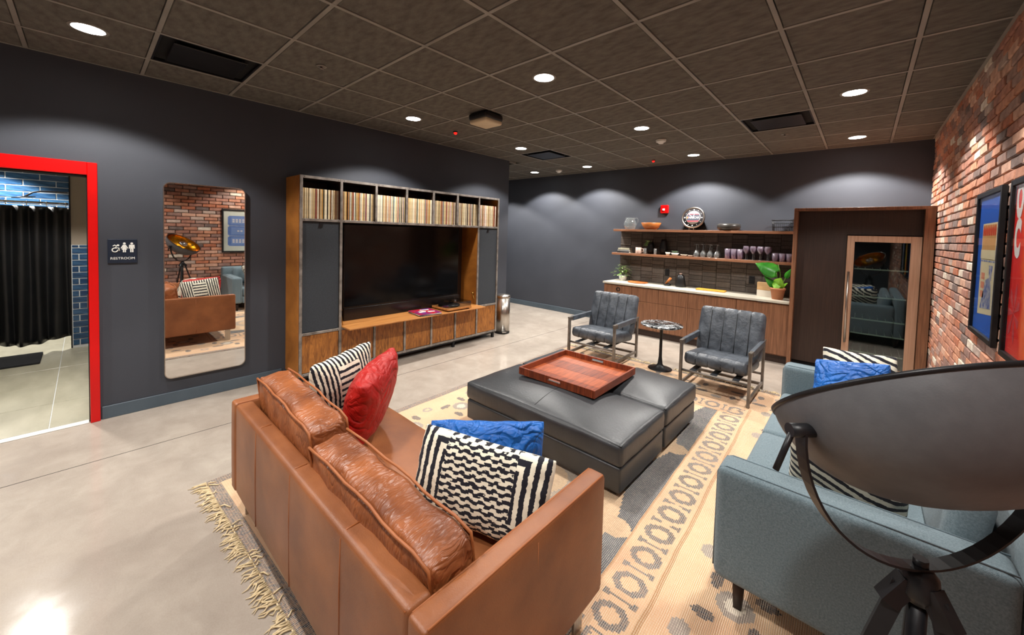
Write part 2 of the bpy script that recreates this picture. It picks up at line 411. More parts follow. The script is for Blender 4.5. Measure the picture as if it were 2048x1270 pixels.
# red door frame and threshold
t = mk('door_1', B().box(XT-WT-0.01, XT+0.03, DY1, DY1+0.055, 0, 2.085, 0.003, 1).box(XT-WT-0.01, XT+0.03, DY0-0.055, DY0, 0, 2.085, 0.003, 1)
       .box(XT-WT-0.01, XT+0.03, DY0, DY1, DZ, 2.085, 0.003, 1), red_paint, kind='structure', org=(XT, -0.4, 0))
mk('door_jamb', B().box(XT-WT-0.01, XT+0.004, DY1-0.006, DY1-0.001, 0.008, DZ-0.001).box(XT-WT-0.01, XT+0.004, DY0+0.001, DY1-0.006, DZ-0.008, DZ-0.001), dark_m, t)
mk('threshold', B().box(XT-0.05, XT+0.02, DY0+0.002, DY1-0.008, 0.0, 0.007, 0.002, 1), white_paint, t)
mk('strike_plate', B().box(XT-0.09, XT-0.02, DY1-0.0085, DY1-0.0062, 0.93, 1.03), chrome, t)

# ------------------------------------------------------------ brick wall
mk('wall_right', B().box(XB+0.002, XB+0.12, YN, YB, 0, ZC+0.1), mortar, kind='structure', org=(XB, 2, 0))
wall_r = bpy.data.objects['wall_right']
RP, BLN, BH = 0.0655, 0.212, 0.0555
BX = 0.018    # how far a brick stands proud of the mortar
def brick_mesh(mi, seed, L):
    rg = random.Random(seed); bm = bmesh.new(); j = lambda a=0.0025: rg.uniform(-a, a)
    back = [bm.verts.new((0.004, y, z)) for y, z in ((-L/2, -BH/2), (L/2, -BH/2), (L/2, BH/2), (-L/2, BH/2))]
    mid = [bm.verts.new((-BX+0.006, y+j(), z+j())) for y, z in ((-L/2, -BH/2), (L/2, -BH/2), (L/2, BH/2), (-L/2, BH/2))]
    k = 0.005
    fr = [bm.verts.new((-BX+j(0.002), y+j(), z+j())) for y, z in ((-L/2+k, -BH/2+k), (L/2-k, -BH/2+k), (L/2-k, BH/2-k), (-L/2+k, BH/2-k))]
    for A, C in ((back, mid), (mid, fr)):
        for i in range(4): bm.faces.new((A[i], A[(i+1) % 4], C[(i+1) % 4], C[i]))
    bm.faces.new(fr)
    bmesh.ops.recalc_face_normals(bm, faces=bm.faces)
    return bm
BM = {}
def bmesh_for(mi, var):
    if (mi, var) not in BM:
        bm = brick_mesh(mi, mi*31+var, BLN-0.011); me = bpy.data.meshes.new('brick'); bm.to_mesh(me); bm.free()
        me.materials.append(bricks_m[mi]); BM[(mi, var)] = me
    return BM[(mi, var)]
cand = []
rows = int(ZC/RP)+1
for rI in range(rows):
    z = (rI+0.5)*RP
    off = (BLN/2 if rI % 2 else 0)+rnd.uniform(-0.02, 0.02)
    y = YN+off-BLN/2
    while y < YB:
        y0, y1 = y, y+BLN; yc = (y0+y1)/2
        full = y0 >= YN and y1 <= YB
        mi = rnd.choices(range(10), BW)[0]
        area = 0
        if full:
            P = [project((XB-BX, yy, zz)) for yy, zz in ((y0, z-BH/2), (y1, z-BH/2), (y1, z+BH/2), (y0, z+BH/2))]
            if all(P) and all(-5 < p[0] < 2055 and -5 < p[1] < 1275 for p in P):
                hid = (2.3 < yc < 4.03 and 1.05 < z < 1.95) or (yc > 6.03 and z < 2.03) or z < 0.72 or max(p[1] for p in P) > 735
                if not hid: area = abs(sum(P[i][0]*P[(i+1) % 4][1]-P[(i+1) % 4][0]*P[i][1] for i in range(4)))/2
        cand.append((area, max(y0, YN), min(y1, YB), z, mi, rnd.randrange(3), rnd.uniform(-0.004, 0.003)))
        y += BLN
top = set(id(c) for c in sorted(cand, key=lambda c: -c[0])[:298] if c[0] > 0)
rest = B()
for c in cand:
    area, y0, y1, z, mi, var, dx = c
    if y1-y0 < 0.03: continue
    if id(c) in top:
        o = bpy.data.objects.new('brick', bmesh_for(mi, var)); COL.objects.link(o); o.parent = wall_r
        o.location = Vector((XB+dx, (y0+y1)/2, z)) - wall_r.location
    else:
        bm = brick_mesh(mi, var+mi*7, y1-y0-0.011)
        rest.merge(bm, mi, Matrix.Translation((XB+dx, (y0+y1)/2, z)))
mk('brick_courses', rest, bricks_m, wall_r, kind='stuff')

# ------------------------------------------------------------ ceiling
ceil = mk('ceiling', B().box(-7.7, XB+0.1, YN-0.1, YB+0.1, ZC+0.03, ZC+0.1), dark_m, kind='structure', org=(0, 0, ZC))
xs = [GX+GT*i for i in range(-12, 4)]; ys = [GY+GT*j for j in range(-10, 9)]
def clip(a0, a1, lo, hi): return max(a0, lo), min(a1, hi)
VENTS = {(-5, -3): 'A', (0-0, 4): 'B', (-5, 4): 'C'}     # cell index (i, j), cell spans xs..xs+GT
LIGHTS = [(-3.772, 0.026), (-1.943, 2.465), (-3.772, 2.465), (-3.772, 4.294), (-3.772, 6.122), (-4.99, 6.122), (-1.943, 4.294), (-1.943, 6.122), (-0.115, 4.294), (-0.115, 6.122),
          (-1.943, 0.026), (-0.115, 0.026), (-0.115, 2.465), (-3.772, -1.8), (-1.943, -1.8), (-6.2, 5.8)]
TM = {}
for i in range(-12, 3):
    for j in range(-10, 8):
        x0, x1 = GX+GT*i, GX+GT*(i+1); y0, y1 = GY+GT*j, GY+GT*(j+1)
        X0, X1 = clip(x0, x1, XT if y1 < YC+0.3 and y0 < YC-0.05 else -7.6, XB); Y0, Y1 = clip(y0, y1, YN, YB)
        if y0 < YC-0.05 and x1 < XT+0.03: continue
        if y0 < YC-0.05 and y1 > YC and x0 < XT: X0 = max(x0, XT)
        if X1-X0 < 0.03 or Y1-Y0 < 0.03: continue
        if (i, j) in ((-5, -3), (0, 4), (-5, 4)): continue
        g = 0.0155
        full = abs(X1-X0-GT) < 1e-6 and abs(Y1-Y0-GT) < 1e-6
        a0 = g if X0 == x0 else 0.002; a1 = g if X1 == x1 else 0.002; c0 = g if Y0 == y0 else 0.002; c1 = g if Y1 == y1 else 0.002
        key = 'f' if full else (i, j)
        if key not in TM:
            bm = B(); cx, cy = (X0+X1)/2, (Y0+Y1)/2
            bm.box(X0+a0-cx, X1-a1-cx, Y0+c0-cy, Y1-c1-cy, 0.0, 0.018, 0.004, 1)
            me = bpy.data.meshes.new('ceiling_tile'); bmesh.ops.recalc_face_normals(bm.bm, faces=bm.bm.faces); bm.bm.to_mesh(me); bm.bm.free(); me.materials.append(tile_m); TM[key] = me
        o = bpy.data.objects.new('ceiling_tile', TM[key]); COL.objects.link(o); o.parent = ceil
        o.location = Vector(((X0+X1)/2, (Y0+Y1)/2, ZC-0.001+rnd.uniform(0, 0.002)))-ceil.location
for i in range(-12, 4):
    x = GX+GT*i
    if x > XB: continue
    ylo = YN if x > XT else YC
    mk('main_tee', B().box(x-0.012, x+0.012, ylo, YB, ZC-0.004, ZC+0.03), tee_m, ceil)
for j in range(-9, 8):
    y = GY+GT*j
    mk('cross_tee', B().box(XT if y < YC else -7.6, XB, y-0.012, y+0.012, ZC-0.003, ZC+0.03), tee_m, ceil)
b = B(); a = 0.02
b.box(XT, XT+a, YN, YC, ZC-0.004, ZC+0.03).box(XB-a-BX, XB-BX, YN, YB, ZC-0.004, ZC+0.03).box(-7.6, XB-BX, YB-a, YB, ZC-0.004, ZC+0.03)
mk('wall_angle', b, tee_m, ceil)

def downlight(x, y, label, spot=True, zc=None, watt=None):
    zc = ZC if zc is None else zc
    t = thing('recessed_downlight', label, 'ceiling light', (x, y, zc-0.0045), 0, 'recessed round ceiling lights')
    mk('trim_ring', B().lathe([(0.078, 0.0), (0.094, 0.0), (0.097, 0.004), (0.078, 0.004)], n=32), tee_m, t, local=True)
    mk('lens', B().lathe([(0.0, 0.0012), (0.0785, 0.0012), (0.0785, 0.0035), (0, 0.0035)], n=32), lens_m, t, local=True)
    ld = bpy.data.lights.new('led_spot', 'SPOT'); ld.energy = watt or LIGHT_W; ld.spot_size = math.radians(124); ld.spot_blend = 0.22
    ld.shadow_soft_size = 0.07; ld.color = (1.0, 0.96, 0.905)
    lo = bpy.data.objects.new('led_spot', ld); COL.objects.link(lo); lo.parent = t; lo.location = (0, 0, -0.02)
    return t
LL = ['round recessed light in the ceiling over the red door frame', 'round recessed light over the leather ottoman', 'round recessed light beside the red indicator, over the record console',
      'round recessed light beyond the square speaker, near the far end of the record console', 'round recessed light near the back wall between detector and shelves', 'round recessed light farthest into the side hall by the back wall',
      'round recessed light over the two black armchairs', 'round recessed light over the shelf clock', 'round recessed light near the brick wall over the grey sofa', 'round recessed light over the fridge cabinet',
      'round recessed light over the brown leather sofa', 'round recessed light above the black tripod lamp', 'round recessed light over the near half of the grey sofa',
      'round recessed light beyond the red door, near the wall facing the kitchenette corner', 'round recessed light near the wall facing the kitchenette', 'round recessed light at the end of the side hall']
for (x, y), s in zip(LIGHTS, LL): downlight(x, y, s, watt=LIGHT_W*(1.55 if y > 5.5 else 1.0))

def vent(i, j, label):
    x0, y0 = GX+GT*i+0.013, GY+GT*j+0.013; L = GT-0.026
    t = thing('ceiling_vent', label, 'air vent', (x0+L/2, y0+L/2, ZC))
    b = B(); h = L/2
    b.box(-h, h, -h, -h+0.012, -0.002, 0.024).box(-h, h, h-0.012, h, -0.002, 0.024).box(-h, -h+0.012, -h+0.012, h-0.012, -0.002, 0.024).box(h-0.012, h, -h+0.012, h-0.012, -0.002, 0.024)
    mk('frame', b, black_metal, t, local=True)
    mk('plenum', B().box(-h+0.012, h-0.012, -h+0.012, h-0.012, 0.02, 0.028), dark_m, t, local=True)
    mk('plaque', B().box(-h+0.075, h-0.075, -h+0.075, h-0.075, -0.012, -0.004, 0.004, 1), black_metal, t, local=True)
    for sx in (-1, 1):
        for sy in (-1, 1): mk('hanger', B().bar((sx*(h-0.1), sy*(h-0.1), -0.005), (sx*(h-0.1), sy*(h-0.1), 0.021), 0.012, 0.012), black_metal, t, local=True)
vent(-5, -3, 'black square ceiling vent beside the light over the red door')
vent(0, 4, 'black square ceiling vent between the armchair light and the brick wall')
vent(-5, 4, 'black square ceiling vent over the corner where the console wall ends')
# square ceiling speaker, indicators, detectors, sprinklers
t = thing('ceiling_access_point', 'square black box with pale diffuser hanging under the ceiling', 'ceiling device', (-3.0, 2.842, ZC-0.006))
mk('housing', B().box(-0.135, 0.135, -0.135, 0.135, -0.075, -0.001, 0.03, 3), black_plastic, t, local=True)
mk('diffuser', B().rbox(0.25, 0.25, 0.05, 0.022, 0.0, 0, 3, Matrix.Translation((0, 0, -0.085))), pm('pale_diffuser', (206, 190, 160), r=0.6, c2=(198, 182, 152), ns=3), t, local=True)
for x, y, s in ((-3.819, 3.105, 'tiny red indicator light on the ceiling over the console'), (-2.571, 6.169, 'tiny red indicator light on the ceiling near the back wall')):
    t = thing('indicator_light', s, 'indicator', (x, y, ZC-0.003))
    mk('base', B().lathe([(0, -0.012), (0.024, -0.012), (0.03, 0), (0, 0)], n=16), black_plastic, t, local=True)
    mk('lens', B().lathe([(0, -0.036), (0.014, -0.03), (0.02, -0.018), (0.02, -0.012), (0, -0.012)], n=14), ledr_m, t, local=True)
for x, y, s in ((-1.969, 4.933, 'white smoke detector on the ceiling beyond the armchair light'), (-4.412, 6.148, 'white smoke detector on the ceiling near the side hall')):
    t = thing('smoke_detector', s, 'smoke detector', (x, y, ZC-0.003))
    mk('base_plate', B().lathe([(0, -0.015), (0.062, -0.015), (0.065, 0), (0, 0)], n=24), white_plastic, t, local=True)
    mk('sensor_dome', B().lathe([(0, -0.052), (0.028, -0.05), (0.036, -0.036), (0.058, -0.028), (0.062, -0.015), (0, -0.015)], n=24), white_plastic, t, local=True)
for x, y, s in ((-3.15, 1.233, 'concealed sprinkler head in the ceiling between two vents'), (-0.739, 5.491, 'concealed sprinkler head in the ceiling by the square vent')):
    t = thing('sprinkler_head', s, 'sprinkler', (x, y, ZC-0.003))
    mk('escutcheon', B().lathe([(0, -0.004), (0.035, -0.004), (0.038, 0), (0, 0)], n=20), tee_m, t, local=True)
    mk('deflector', B().lathe([(0, -0.022), (0.02, -0.022), (0.02, -0.018), (0.006, -0.016), (0.006, -0.004), (0, -0.004)], n=14), gunmetal, t, local=True)

# ------------------------------------------------------------ restroom beyond the red frame
RX = -7.39
YE = -0.125      # edge of the partition beside the shower
ZR = 2.5
mk('wall_restroom_side', B().box(-8.5, XT-WT, 0.5, 0.6, 0, ZR+0.1), taupe, kind='structure', org=(-6, 0.55, 0))
mk('wall_restroom_far_side', B().box(-8.5, XT-WT, -2.1, -2.0, 0, ZR+0.1), taupe, kind='structure', org=(-6, -2.05, 0))
mk('ceiling_restroom', B().box(-8.5, XT-WT, -2.1, 0.6, ZR, ZR+0.1), white_paint, kind='structure', org=(-6, -0.7, ZR))
part_w = mk('wall_restroom_partition', B().box(-8.4, RX-0.008, YE, 0.5, 0, ZR), [taupe], kind='structure', org=(RX, 0.2, 0))
mk('trim_1', B().box(RX-0.03, RX+0.004, YE-0.012, YE, 0, ZR), black_metal, kind='structure')
mk('tile_grout', B().box(RX-0.01, RX-0.002, YE, 0.5, 0.03, 1.32), grout_w, part_w)
show = mk('wall_shower_back', B().box(-8.45, -8.4, -2.0, YE, 0, ZR), grout_w, kind='structure', org=(-8.4, -1, 0))
TW, TH = 0.29, 0.083
def tile_objs(parent, plane_x, ylo, yhi, zlo, zhi, tw, th, mats):
    cache = {}
    k = 0; z = zlo
    while z < zhi-0.02:
        y = yhi + (tw/2 if k % 2 else 0)
        while y > ylo:
            a, c = max(y-tw, ylo), min(y, yhi)
            if c-a > 0.03:
                mi = rnd.randrange(len(mats)); key = (mi, round(c-a, 3))
                hh = min(th, zhi-z)
                if key not in cache or hh < th:
                    bm = B().box(0, 0.008, -(c-a)/2+0.005, (c-a)/2-0.005, -hh/2+0.005, hh/2-0.005, 0.0025, 1)
                    me = bpy.data.meshes.new('wall_tile'); bmesh.ops.recalc_face_normals(bm.bm, faces=bm.bm.faces); bm.bm.to_mesh(me); bm.bm.free(); me.materials.append(mats[mi]); cache[key] = me
                o = bpy.data.objects.new('wall_tile', cache[key]); COL.objects.link(o); o.parent = parent
                o.location = Vector((plane_x, (a+c)/2, z+hh/2))-parent.location
            y -= tw
        z += th; k += 1
tile_objs(show, -8.4, -1.35, YE, 1.5, 2.5, TW, TH, btile)
tile_objs(part_w, RX-0.002, YE+0.003, 0.42, 0.035, 1.32, 0.24, 0.078, btile)
rf = mk('floor_restroom', B().box(-8.4, XT-0.052, -2.0, 0.5, 0.0, 0.004), grout_w, kind='structure', org=(-6, -0.7, 0))
for x in range(6):
    for y in range(4):
        x1 = XT-0.056-x*0.62; x0 = max(-8.39, x1-0.615); y0 = -1.99+y*0.635-0.12; y1 = min(0.498, y0+0.63); y0 = max(y0, -1.995)
        mk('floor_tile', B().box(x0, x1, y0, y1, 0.004, 0.007, 0.001, 1), ftile_m, rf)
mk('baseboard_restroom', B().box(RX-0.002, RX+0.006, YE+0.002, 0.498, 0.007, 0.034), grout_w, kind='structure')
# shower: rod, rings, curtain, head, tray
t = mk('shower_rod', B().tube([(RX+0.05, -2.0, 1.83), (RX+0.05, YE-0.014, 1.83)], 0.013, 12), chrome, label='chrome shower curtain rod across the tiled shower', cat='curtain rod')
N = 150; b = B()
def curt(s, z):
    y = -1.55+s*1.42
    amp = 0.028+0.02*(1-z/1.95)
    return (RX+0.05+amp*math.sin(s*62+1.2*math.sin(s*9))+0.05*math.sin(s*17+1)*(1-z/1.95), y+0.012*math.sin(s*40+z*2)*(1-z/2), z+0.05*math.sin(s*14+0.6)*max(0, 0.5-z))
zz = [0.14, 0.2, 0.3, 0.5, 0.7, 0.9, 1.1, 1.35, 1.55, 1.7, 1.785]
G = [[b.bm.verts.new(curt(k/N, z)) for k in range(N+1)] for z in zz]
for r in range(len(zz)-1):
    for k in range(N):
        f = b.bm.faces.new((G[r][k], G[r][k+1], G[r+1][k+1], G[r+1][k])); f.smooth = True
cur = mk('shower_curtain', b, pm('black_satin_curtain', (22, 23, 25), r=0.38, c2=(28, 29, 30), ns=5, bump=0.08, bs=40), label='black shower curtain hanging from the chrome rod', cat='curtain')
md = cur.modifiers.new('thick', 'SOLIDIFY'); md.thickness = 0.004
for k in range(10):
    y = -1.53+k*0.152
    mk('curtain_ring', B().tube([(RX+0.05+0.024*math.cos(q), y, 1.82+0.028*math.sin(q)) for q in [2*PI*i/14 for i in range(15)]], 0.0035, 6, caps=False), chrome,
       label='small chrome ring holding the black shower curtain', cat='curtain ring', group='shower curtain rings')
sh = mk('overhead_shower', B().tube([(-8.0, YE-0.002, 2.0), (-8.0, -0.38, 2.0), (-8.0, -0.46, 1.975), (-8.0, -0.52, 1.92)], 0.011, 10), black_metal, label='dark bent shower arm and flat head on the shower side wall', cat='shower head')
mk('spray_plate', B().lathe([(0, 0.012), (0.02, 0.012), (0.1, 0.004), (0.1, -0.004), (0, -0.004)], c=(-8.0, -0.53, 1.91), n=24, mat=Matrix.Rotation(0.15, 3, 'X')), black_metal, sh)
mk('wall_flange', B().tube([(-8.0, YE-0.001, 2.0), (-8.0, YE-0.012, 2.0)], 0.03, 16), chrome, sh)
mk('shower_mat', B().box(-7.3, -6.78, -1.6, -0.36, 0.0075, 0.03, 0.006, 2), pm('dark_bath_mat', (40, 42, 46), r=0.95, c2=(30, 32, 35), ns=90, bump=0.5, bs=200), label='dark bath mat on the restroom floor before the shower', cat='bath mat')
hk = mk('towel_hook', B().tube([(RX-0.002+0.008, 0.06, 0.96), (RX+0.04, 0.06, 0.955), (RX+0.05, 0.06, 0.98)], 0.006, 8), black_metal, label='small black hook on the blue restroom tile', cat='hook')
mk('hook_plate', B().tube([(RX+0.0065, 0.06, 0.96), (RX+0.012, 0.06, 0.96)], 0.018, 14), black_metal, hk)
downlight(-5.75, -0.35, 'round recessed light inside the restroom near the door', zc=ZR, watt=170)
downlight(-7.9, -0.9, 'round recessed light inside the restroom over the shower', zc=ZR, watt=330)

# restroom sign
t = thing('restroom_sign', 'square black restroom sign with white pictograms on the charcoal wall', 'sign', (XT, 0.206, 1.28))
mk('plate', B().box(XT+0.001, XT+0.009, 0.119, 0.293, 1.282, 1.482, 0.003, 2), pm('navy_sign_acrylic', (28, 38, 54), r=0.4, c2=(24, 34, 48), ns=3), t)
sw = pm('raised_white', (238, 238, 232), r=0.5, c2=(230, 230, 224), ns=3)
sx = XT+0.0105
def flat(pts, y0, z0, s): return [(sx, y0+p[0]*s, z0+p[1]*s) for p in pts]
def disc(cy, cz, r, n=16): return [(sx, cy+r*math.cos(2*PI*k/n), cz+r*math.sin(2*PI*k/n)) for k in range(n)]
text_mesh('lettering', 'RESTROOM', 0.0275, sw, t, basis((sx-0.001, 0.206, 1.322), (0, 1, 0), (0, 0, 1)), 0.001, sx=1.02)
off = (-0.0015, 0, 0)
b = B(); yw, zw = 0.216, 1.415
b.prism(disc(yw, 1.446, 0.0085), off)
b.prism(flat([(-0.009, 0.02), (0.009, 0.02), (0.022, -0.008), (0.017, -0.011), (0.008, 0.004), (0.016, -0.02), (0.009, -0.02), (0.009, -0.042), (0.0015, -0.042), (0.0015, -0.02), (-0.0015, -0.02), (-0.0015, -0.042), (-0.009, -0.042), (-0.009, -0.02), (-0.016, -0.02), (-0.008, 0.004), (-0.017, -0.011), (-0.022, -0.008)], yw, zw, 1), off)
mk('woman_pictogram', b, sw, t)
b = B(); yw = 0.260
b.prism(disc(yw, 1.446, 0.0085), off)
b.prism(flat([(-0.016, 0.02), (0.016, 0.02), (0.018, -0.012), (0.012, -0.012), (0.011, 0.006), (0.010, 0.006), (0.010, -0.042), (0.0015, -0.042), (0.0015, -0.014), (-0.0015, -0.014), (-0.0015, -0.042), (-0.010, -0.042), (-0.010, 0.006), (-0.011, 0.006), (-0.012, -0.012), (-0.018, -0.012)], yw, zw, 1), off)
mk('man_pictogram', b, sw, t)
b = B(); yw = 0.161; zw = 1.392
rr = [(sx-0.0007, yw+0.016*math.cos(q), zw+0.016*math.sin(q)) for q in [PI*0.30+1.75*PI*k/20 for k in range(21)]]
b.tube(rr, 0.0038, 6); b.prism(disc(yw+0.018, 1.431, 0.0075), off)
b.tube([(sx-0.0007, yw-0.012, 1.424), (sx-0.0007, yw-0.002, 1.432), (sx-0.0007, yw+0.010, 1.426), (sx-0.0007, yw+0.002, 1.412), (sx-0.0007, yw+0.022, 1.408), (sx-0.0007, yw+0.026, 1.384)], 0.0042, 6)
mk('wheelchair_pictogram', b, sw, t)

# ------------------------------------------------------------ wall mirror
def rrect(y0, y1, z0, z1, r, x, n=8):
    P = []
    for cy, cz, a0 in ((y1-r, z1-r, 0), (y0+r, z1-r, PI/2), (y0+r, z0+r, PI), (y1-r, z0+r, 1.5*PI)):
        for k in range(n+1):
            q = a0+PI/2*k/n; P.append((x, cy+r*math.cos(q), cz+r*math.sin(q)))
    return P
t = thing('wall_mirror', 'tall rounded rectangular mirror in a thin frame on the charcoal wall', 'mirror', (XT, 0.76, 0.235))
MY0, MY1, MZ0, MZ1 = 0.457, 1.062, 0.235, 1.985
A = rrect(MY0, MY1, MZ0, MZ1, 0.055, XT+0.004); Cc = rrect(MY0+0.006, MY1-0.006, MZ0+0.006, MZ1-0.006, 0.05, XT+0.036)
b = B()
mk('glass', B().prism(rrect(MY0+0.006, MY1-0.006, MZ0+0.006, MZ1-0.006, 0.05, XT+0.006), (0.028, 0, 0)), mirror_m, t)
b = B(); P1 = rrect(MY0, MY1, MZ0, MZ1, 0.055, XT+0.002); P2 = rrect(MY0, MY1, MZ0, MZ1, 0.055, XT+0.037); P3 = rrect(MY0+0.006, MY1-0.006, MZ0+0.006, MZ1-0.006, 0.05, XT+0.037); P4 = rrect(MY0+0.006, MY1-0.006, MZ0+0.006, MZ1-0.006, 0.05, XT+0.002)
R4 = [[b.bm.verts.new(p) for p in Q] for Q in (P1, P2, P3, P4)]
n = len(P1)
for q in range(4):
    A, Cc = R4[q], R4[(q+1) % 4]
    for k in range(n): b.bm.faces.new((A[k], A[(k+1) % n], Cc[(k+1) % n], Cc[k]))
mk('frame', b, steel, t)

# ------------------------------------------------------------ record console
CF0, CBK = -4.19, XT+0.005            # face plane, back plane
PY = [1.455+0.4035*k for k in range(8)]
ZB, ZD, ZS, ZT = 0.09, 0.525, 1.70, 2.13
con = thing('record_console', 'large oak and steel media console with record bins along its top', 'media console', (-4.375, 2.867, 0))
mk('side_panel', B().box(CBK, CF0-0.004, 1.434, 1.452, ZB, 2.145, 0.002, 1), oak, con)
mk('side_panel', B().box(CBK, CF0-0.004, 4.282, 4.300, ZB, 2.145, 0.002, 1), oak, con)
mk('top_panel', B().box(CBK, CF0-0.004, 1.453, 4.281, 2.125, 2.145), dark_wood, con)
mk('bottom_panel', B().box(CBK, CF0-0.004, 1.453, 4.281, ZB, ZB+0.02), dark_wood, con)
mk('bin_floor', B().box(CBK, CF0-0.004, 1.453, 4.281, ZS-0.015, ZS+0.012), dark_wood, con)
mk('back_panel', B().box(CBK, CBK+0.01, 1.453, 4.281, ZB+0.02, ZS-0.015).box(CBK, CBK+0.01, 1.453, 4.281, ZS+0.012, 2.125), dark_wood, con)
for k in range(1, 7): mk('bin_divider', B().box(CBK+0.01, CF0-0.004, PY[k]-0.006, PY[k]+0.006, ZS+0.012, 2.125), dark_wood, con)
for k in (1, 6): mk('inner_side', B().box(CBK+0.01, CF0-0.004, PY[k]-0.008, PY[k]+0.008, ZD+0.02, ZS-0.015), oak, con)
mk('lower_deck', B().box(CBK+0.01, CF0-0.004, 1.453, 4.281, ZD-0.015, ZD+0.006), dark_wood, con)
pw = 0.0135
for k, y in enumerate(PY):
    mk('frame_post', B().box(CF0-0.003, CF0+0.010, y-pw, y+pw, ZB if k in (0, 1, 6, 7) else ZS-0.013, 2.148, 0.0015, 1), gunmetal, con)
    if k in (2, 3, 4, 5): mk('frame_post', B().box(CF0-0.003, CF0+0.010, y-pw, y+pw, ZB, ZD+0.013, 0.0015, 1), gunmetal, con)
for z, ya, yb in ((ZB+0.014, PY[0], PY[7]), (ZS, PY[0], PY[7]), (2.134, PY[0], PY[7]), (ZD, PY[0], PY[7])):
    mk('frame_rail', B().box(CF0-0.002, CF0+0.0085, ya+pw, yb-pw, z-0.0135, z+0.0135, 0.0015, 1), gunmetal, con)
b = B()
for y in PY:
    for z in (2.134, ZS, ZD, ZB+0.014):
        for dy in (-0.03, 0.03):
            if PY[0]-0.01 < y+dy < PY[7]+0.01: b.lathe([(0, 0.004), (0.003, 0.003), (0.0045, 0)], c=(CF0+0.0085, y+dy, z), n=6, mat=Matrix.Rotation(PI/2, 3, 'Y'))
mk('rivets', b, black_metal, con, kind='stuff')
for k in (0, 6):
    p = mk('cloth_panel', B().box(CF0-0.012, CF0-0.001, PY[k]+pw+0.004, PY[k+1]-pw-0.004, ZD+0.017, ZS-0.017, 0.002, 1), cloth_m, con, label='black cloth panel between steel posts')
    ym = (PY[k]+PY[k+1])/2
    mk('pull_strap', B().prism([(CF0, ym-0.02, ZS-0.018), (CF0, ym+0.02, ZS-0.018), (CF0, ym+0.005, ZS-0.075), (CF0, ym-0.035, ZS-0.075)], (0.003, 0, 0)), black_plastic, p)
for k in range(7):
    mk('door', B().box(CF0-0.016, CF0-0.001, PY[k]+pw+0.003, PY[k+1]-pw-0.003, ZB+0.031, ZD-0.017, 0.002, 1), oak_door, con)
for y in (1.47, 2.40, 3.46, 4.24):
    for x in (CF0-0.02, CBK+0.06): mk('leg', B().box(x-0.018, x+0.018, y-0.018, y+0.018, 0, ZB, 0.002, 1), black_metal, con)
mk('base_rail', B().box(CF0-0.035, CF0-0.005, 1.49, 4.22, ZB-0.022, ZB-0.001), black_metal, con)
ds = mk('drop_shelf', B().box(-4.42, -3.985, PY[1]+0.012, PY[6]-0.012, 0.541, 0.5562, 0.002, 1), oak_shelf, con, label='lighter oak drop-down shelf')
for y in (PY[1]+0.03, PY[6]-0.03):
    mk('shelf_stay', B().tube([(CF0-0.06, y, 0.72), (CF0-0.03, y, 0.64), (CF0+0.0, y, 0.56)], 0.005, 6).lathe([(0.0, 0.012), (0.014, 0.012), (0.014, -0.012), (0, -0.012)], c=(CF0-0.06, y, 0.72), n=12, mat=Matrix.Rotation(PI/2, 3, 'X')), pm('brass_hinge%d' % int(y), (176, 140, 70), r=0.35, m=0.9, c2=(140, 110, 56), ns=9), ds)

# records: 42 sleeves in each of the seven bins
RC = [((226, 208, 168), 'cream'), ((206, 178, 128), 'tan'), ((238, 230, 206), 'ivory'), ((168, 120, 74), 'brown'), ((196, 152, 150), 'dusty pink'), ((150, 66, 52), 'brick red'), ((92, 108, 104), 'grey green'), ((58, 50, 46), 'black'), ((206, 150, 66), 'ochre'), ((176, 168, 150), 'pale grey'), ((98, 72, 128), 'purple')]
RWT = [28, 18, 22, 7, 5, 3, 4, 4, 5, 6, 1]
rec_m = [pm('sleeve_'+n.replace(' ', '_'), c, r=0.6, c2=tuple(int(v*0.8) for v in c), ns=30, nd=5, st=(1, 1, 0.5), lo=0.4, hi=0.8) for c, n in RC]
BIN = ['bin at the mirror end of the console', 'second bin from the mirror end', 'third bin from the mirror end', 'middle bin of the console', 'third bin from the trash can end', 'second bin from the trash can end', 'bin at the trash can end of the console']
RM = {}
for k in range(7):
    ya, yb = PY[k]+0.008+(0.006 if k else 0.004), PY[k+1]-0.012; n = 42
    wd = [rnd.uniform(0.7, 1.3) for _ in range(n)]; s = (yb-ya)/sum(wd); y = ya
    for i in range(n):
        t = wd[i]*s; ci = rnd.choices(range(len(RC)), RWT)[0]
        q = round(t*4000)
        if (ci, q) not in RM:
            bm = B().box(-0.157, 0.157, -t/2+0.0004, t/2-0.0004, 0, 0.312)
            me = bpy.data.meshes.new('record_sleeve'); bmesh.ops.recalc_face_normals(bm.bm, faces=bm.bm.faces); bm.bm.to_mesh(me); bm.bm.free(); me.materials.append(rec_m[ci]); RM[(ci, q)] = me
        o = bpy.data.objects.new('record_sleeve', RM[(ci, q)]); COL.objects.link(o)
        o.location = (CF0-0.184+rnd.uniform(-0.006, 0.006), y+t/2, ZS+0.0125)
        setp(o, '%s record sleeve standing in the %s' % (RC[ci][1], BIN[k]), 'record', 'records in the '+BIN[k]); y += t

# television and soundbar in the opening
t = thing('television', 'large flat black television inside the record console', 'television', (-4.38, 2.815, 0.70))
mk('housing', B().box(-4.42, -4.368, 1.972, 3.66, 0.705, 1.672, 0.006, 2), bezel_m, t)
mk('screen', B().box(-4.368, -4.364, 1.984, 3.648, 0.722, 1.660), screen_m, t)
mk('wall_bracket', B().box(XT+0.016, -4.4215, 2.6, 3.0, 1.0, 1.35), black_metal, t)
mk('soundbar', B().box(-4.43, -4.374, 1.98, 3.70, 0.5575, 0.702, 0.008, 2), pm('soundbar_gloss', (30, 24, 22), r=0.2, c2=(26, 20, 19), ns=4), label='long dark glossy soundbar below the television', cat='soundbar')

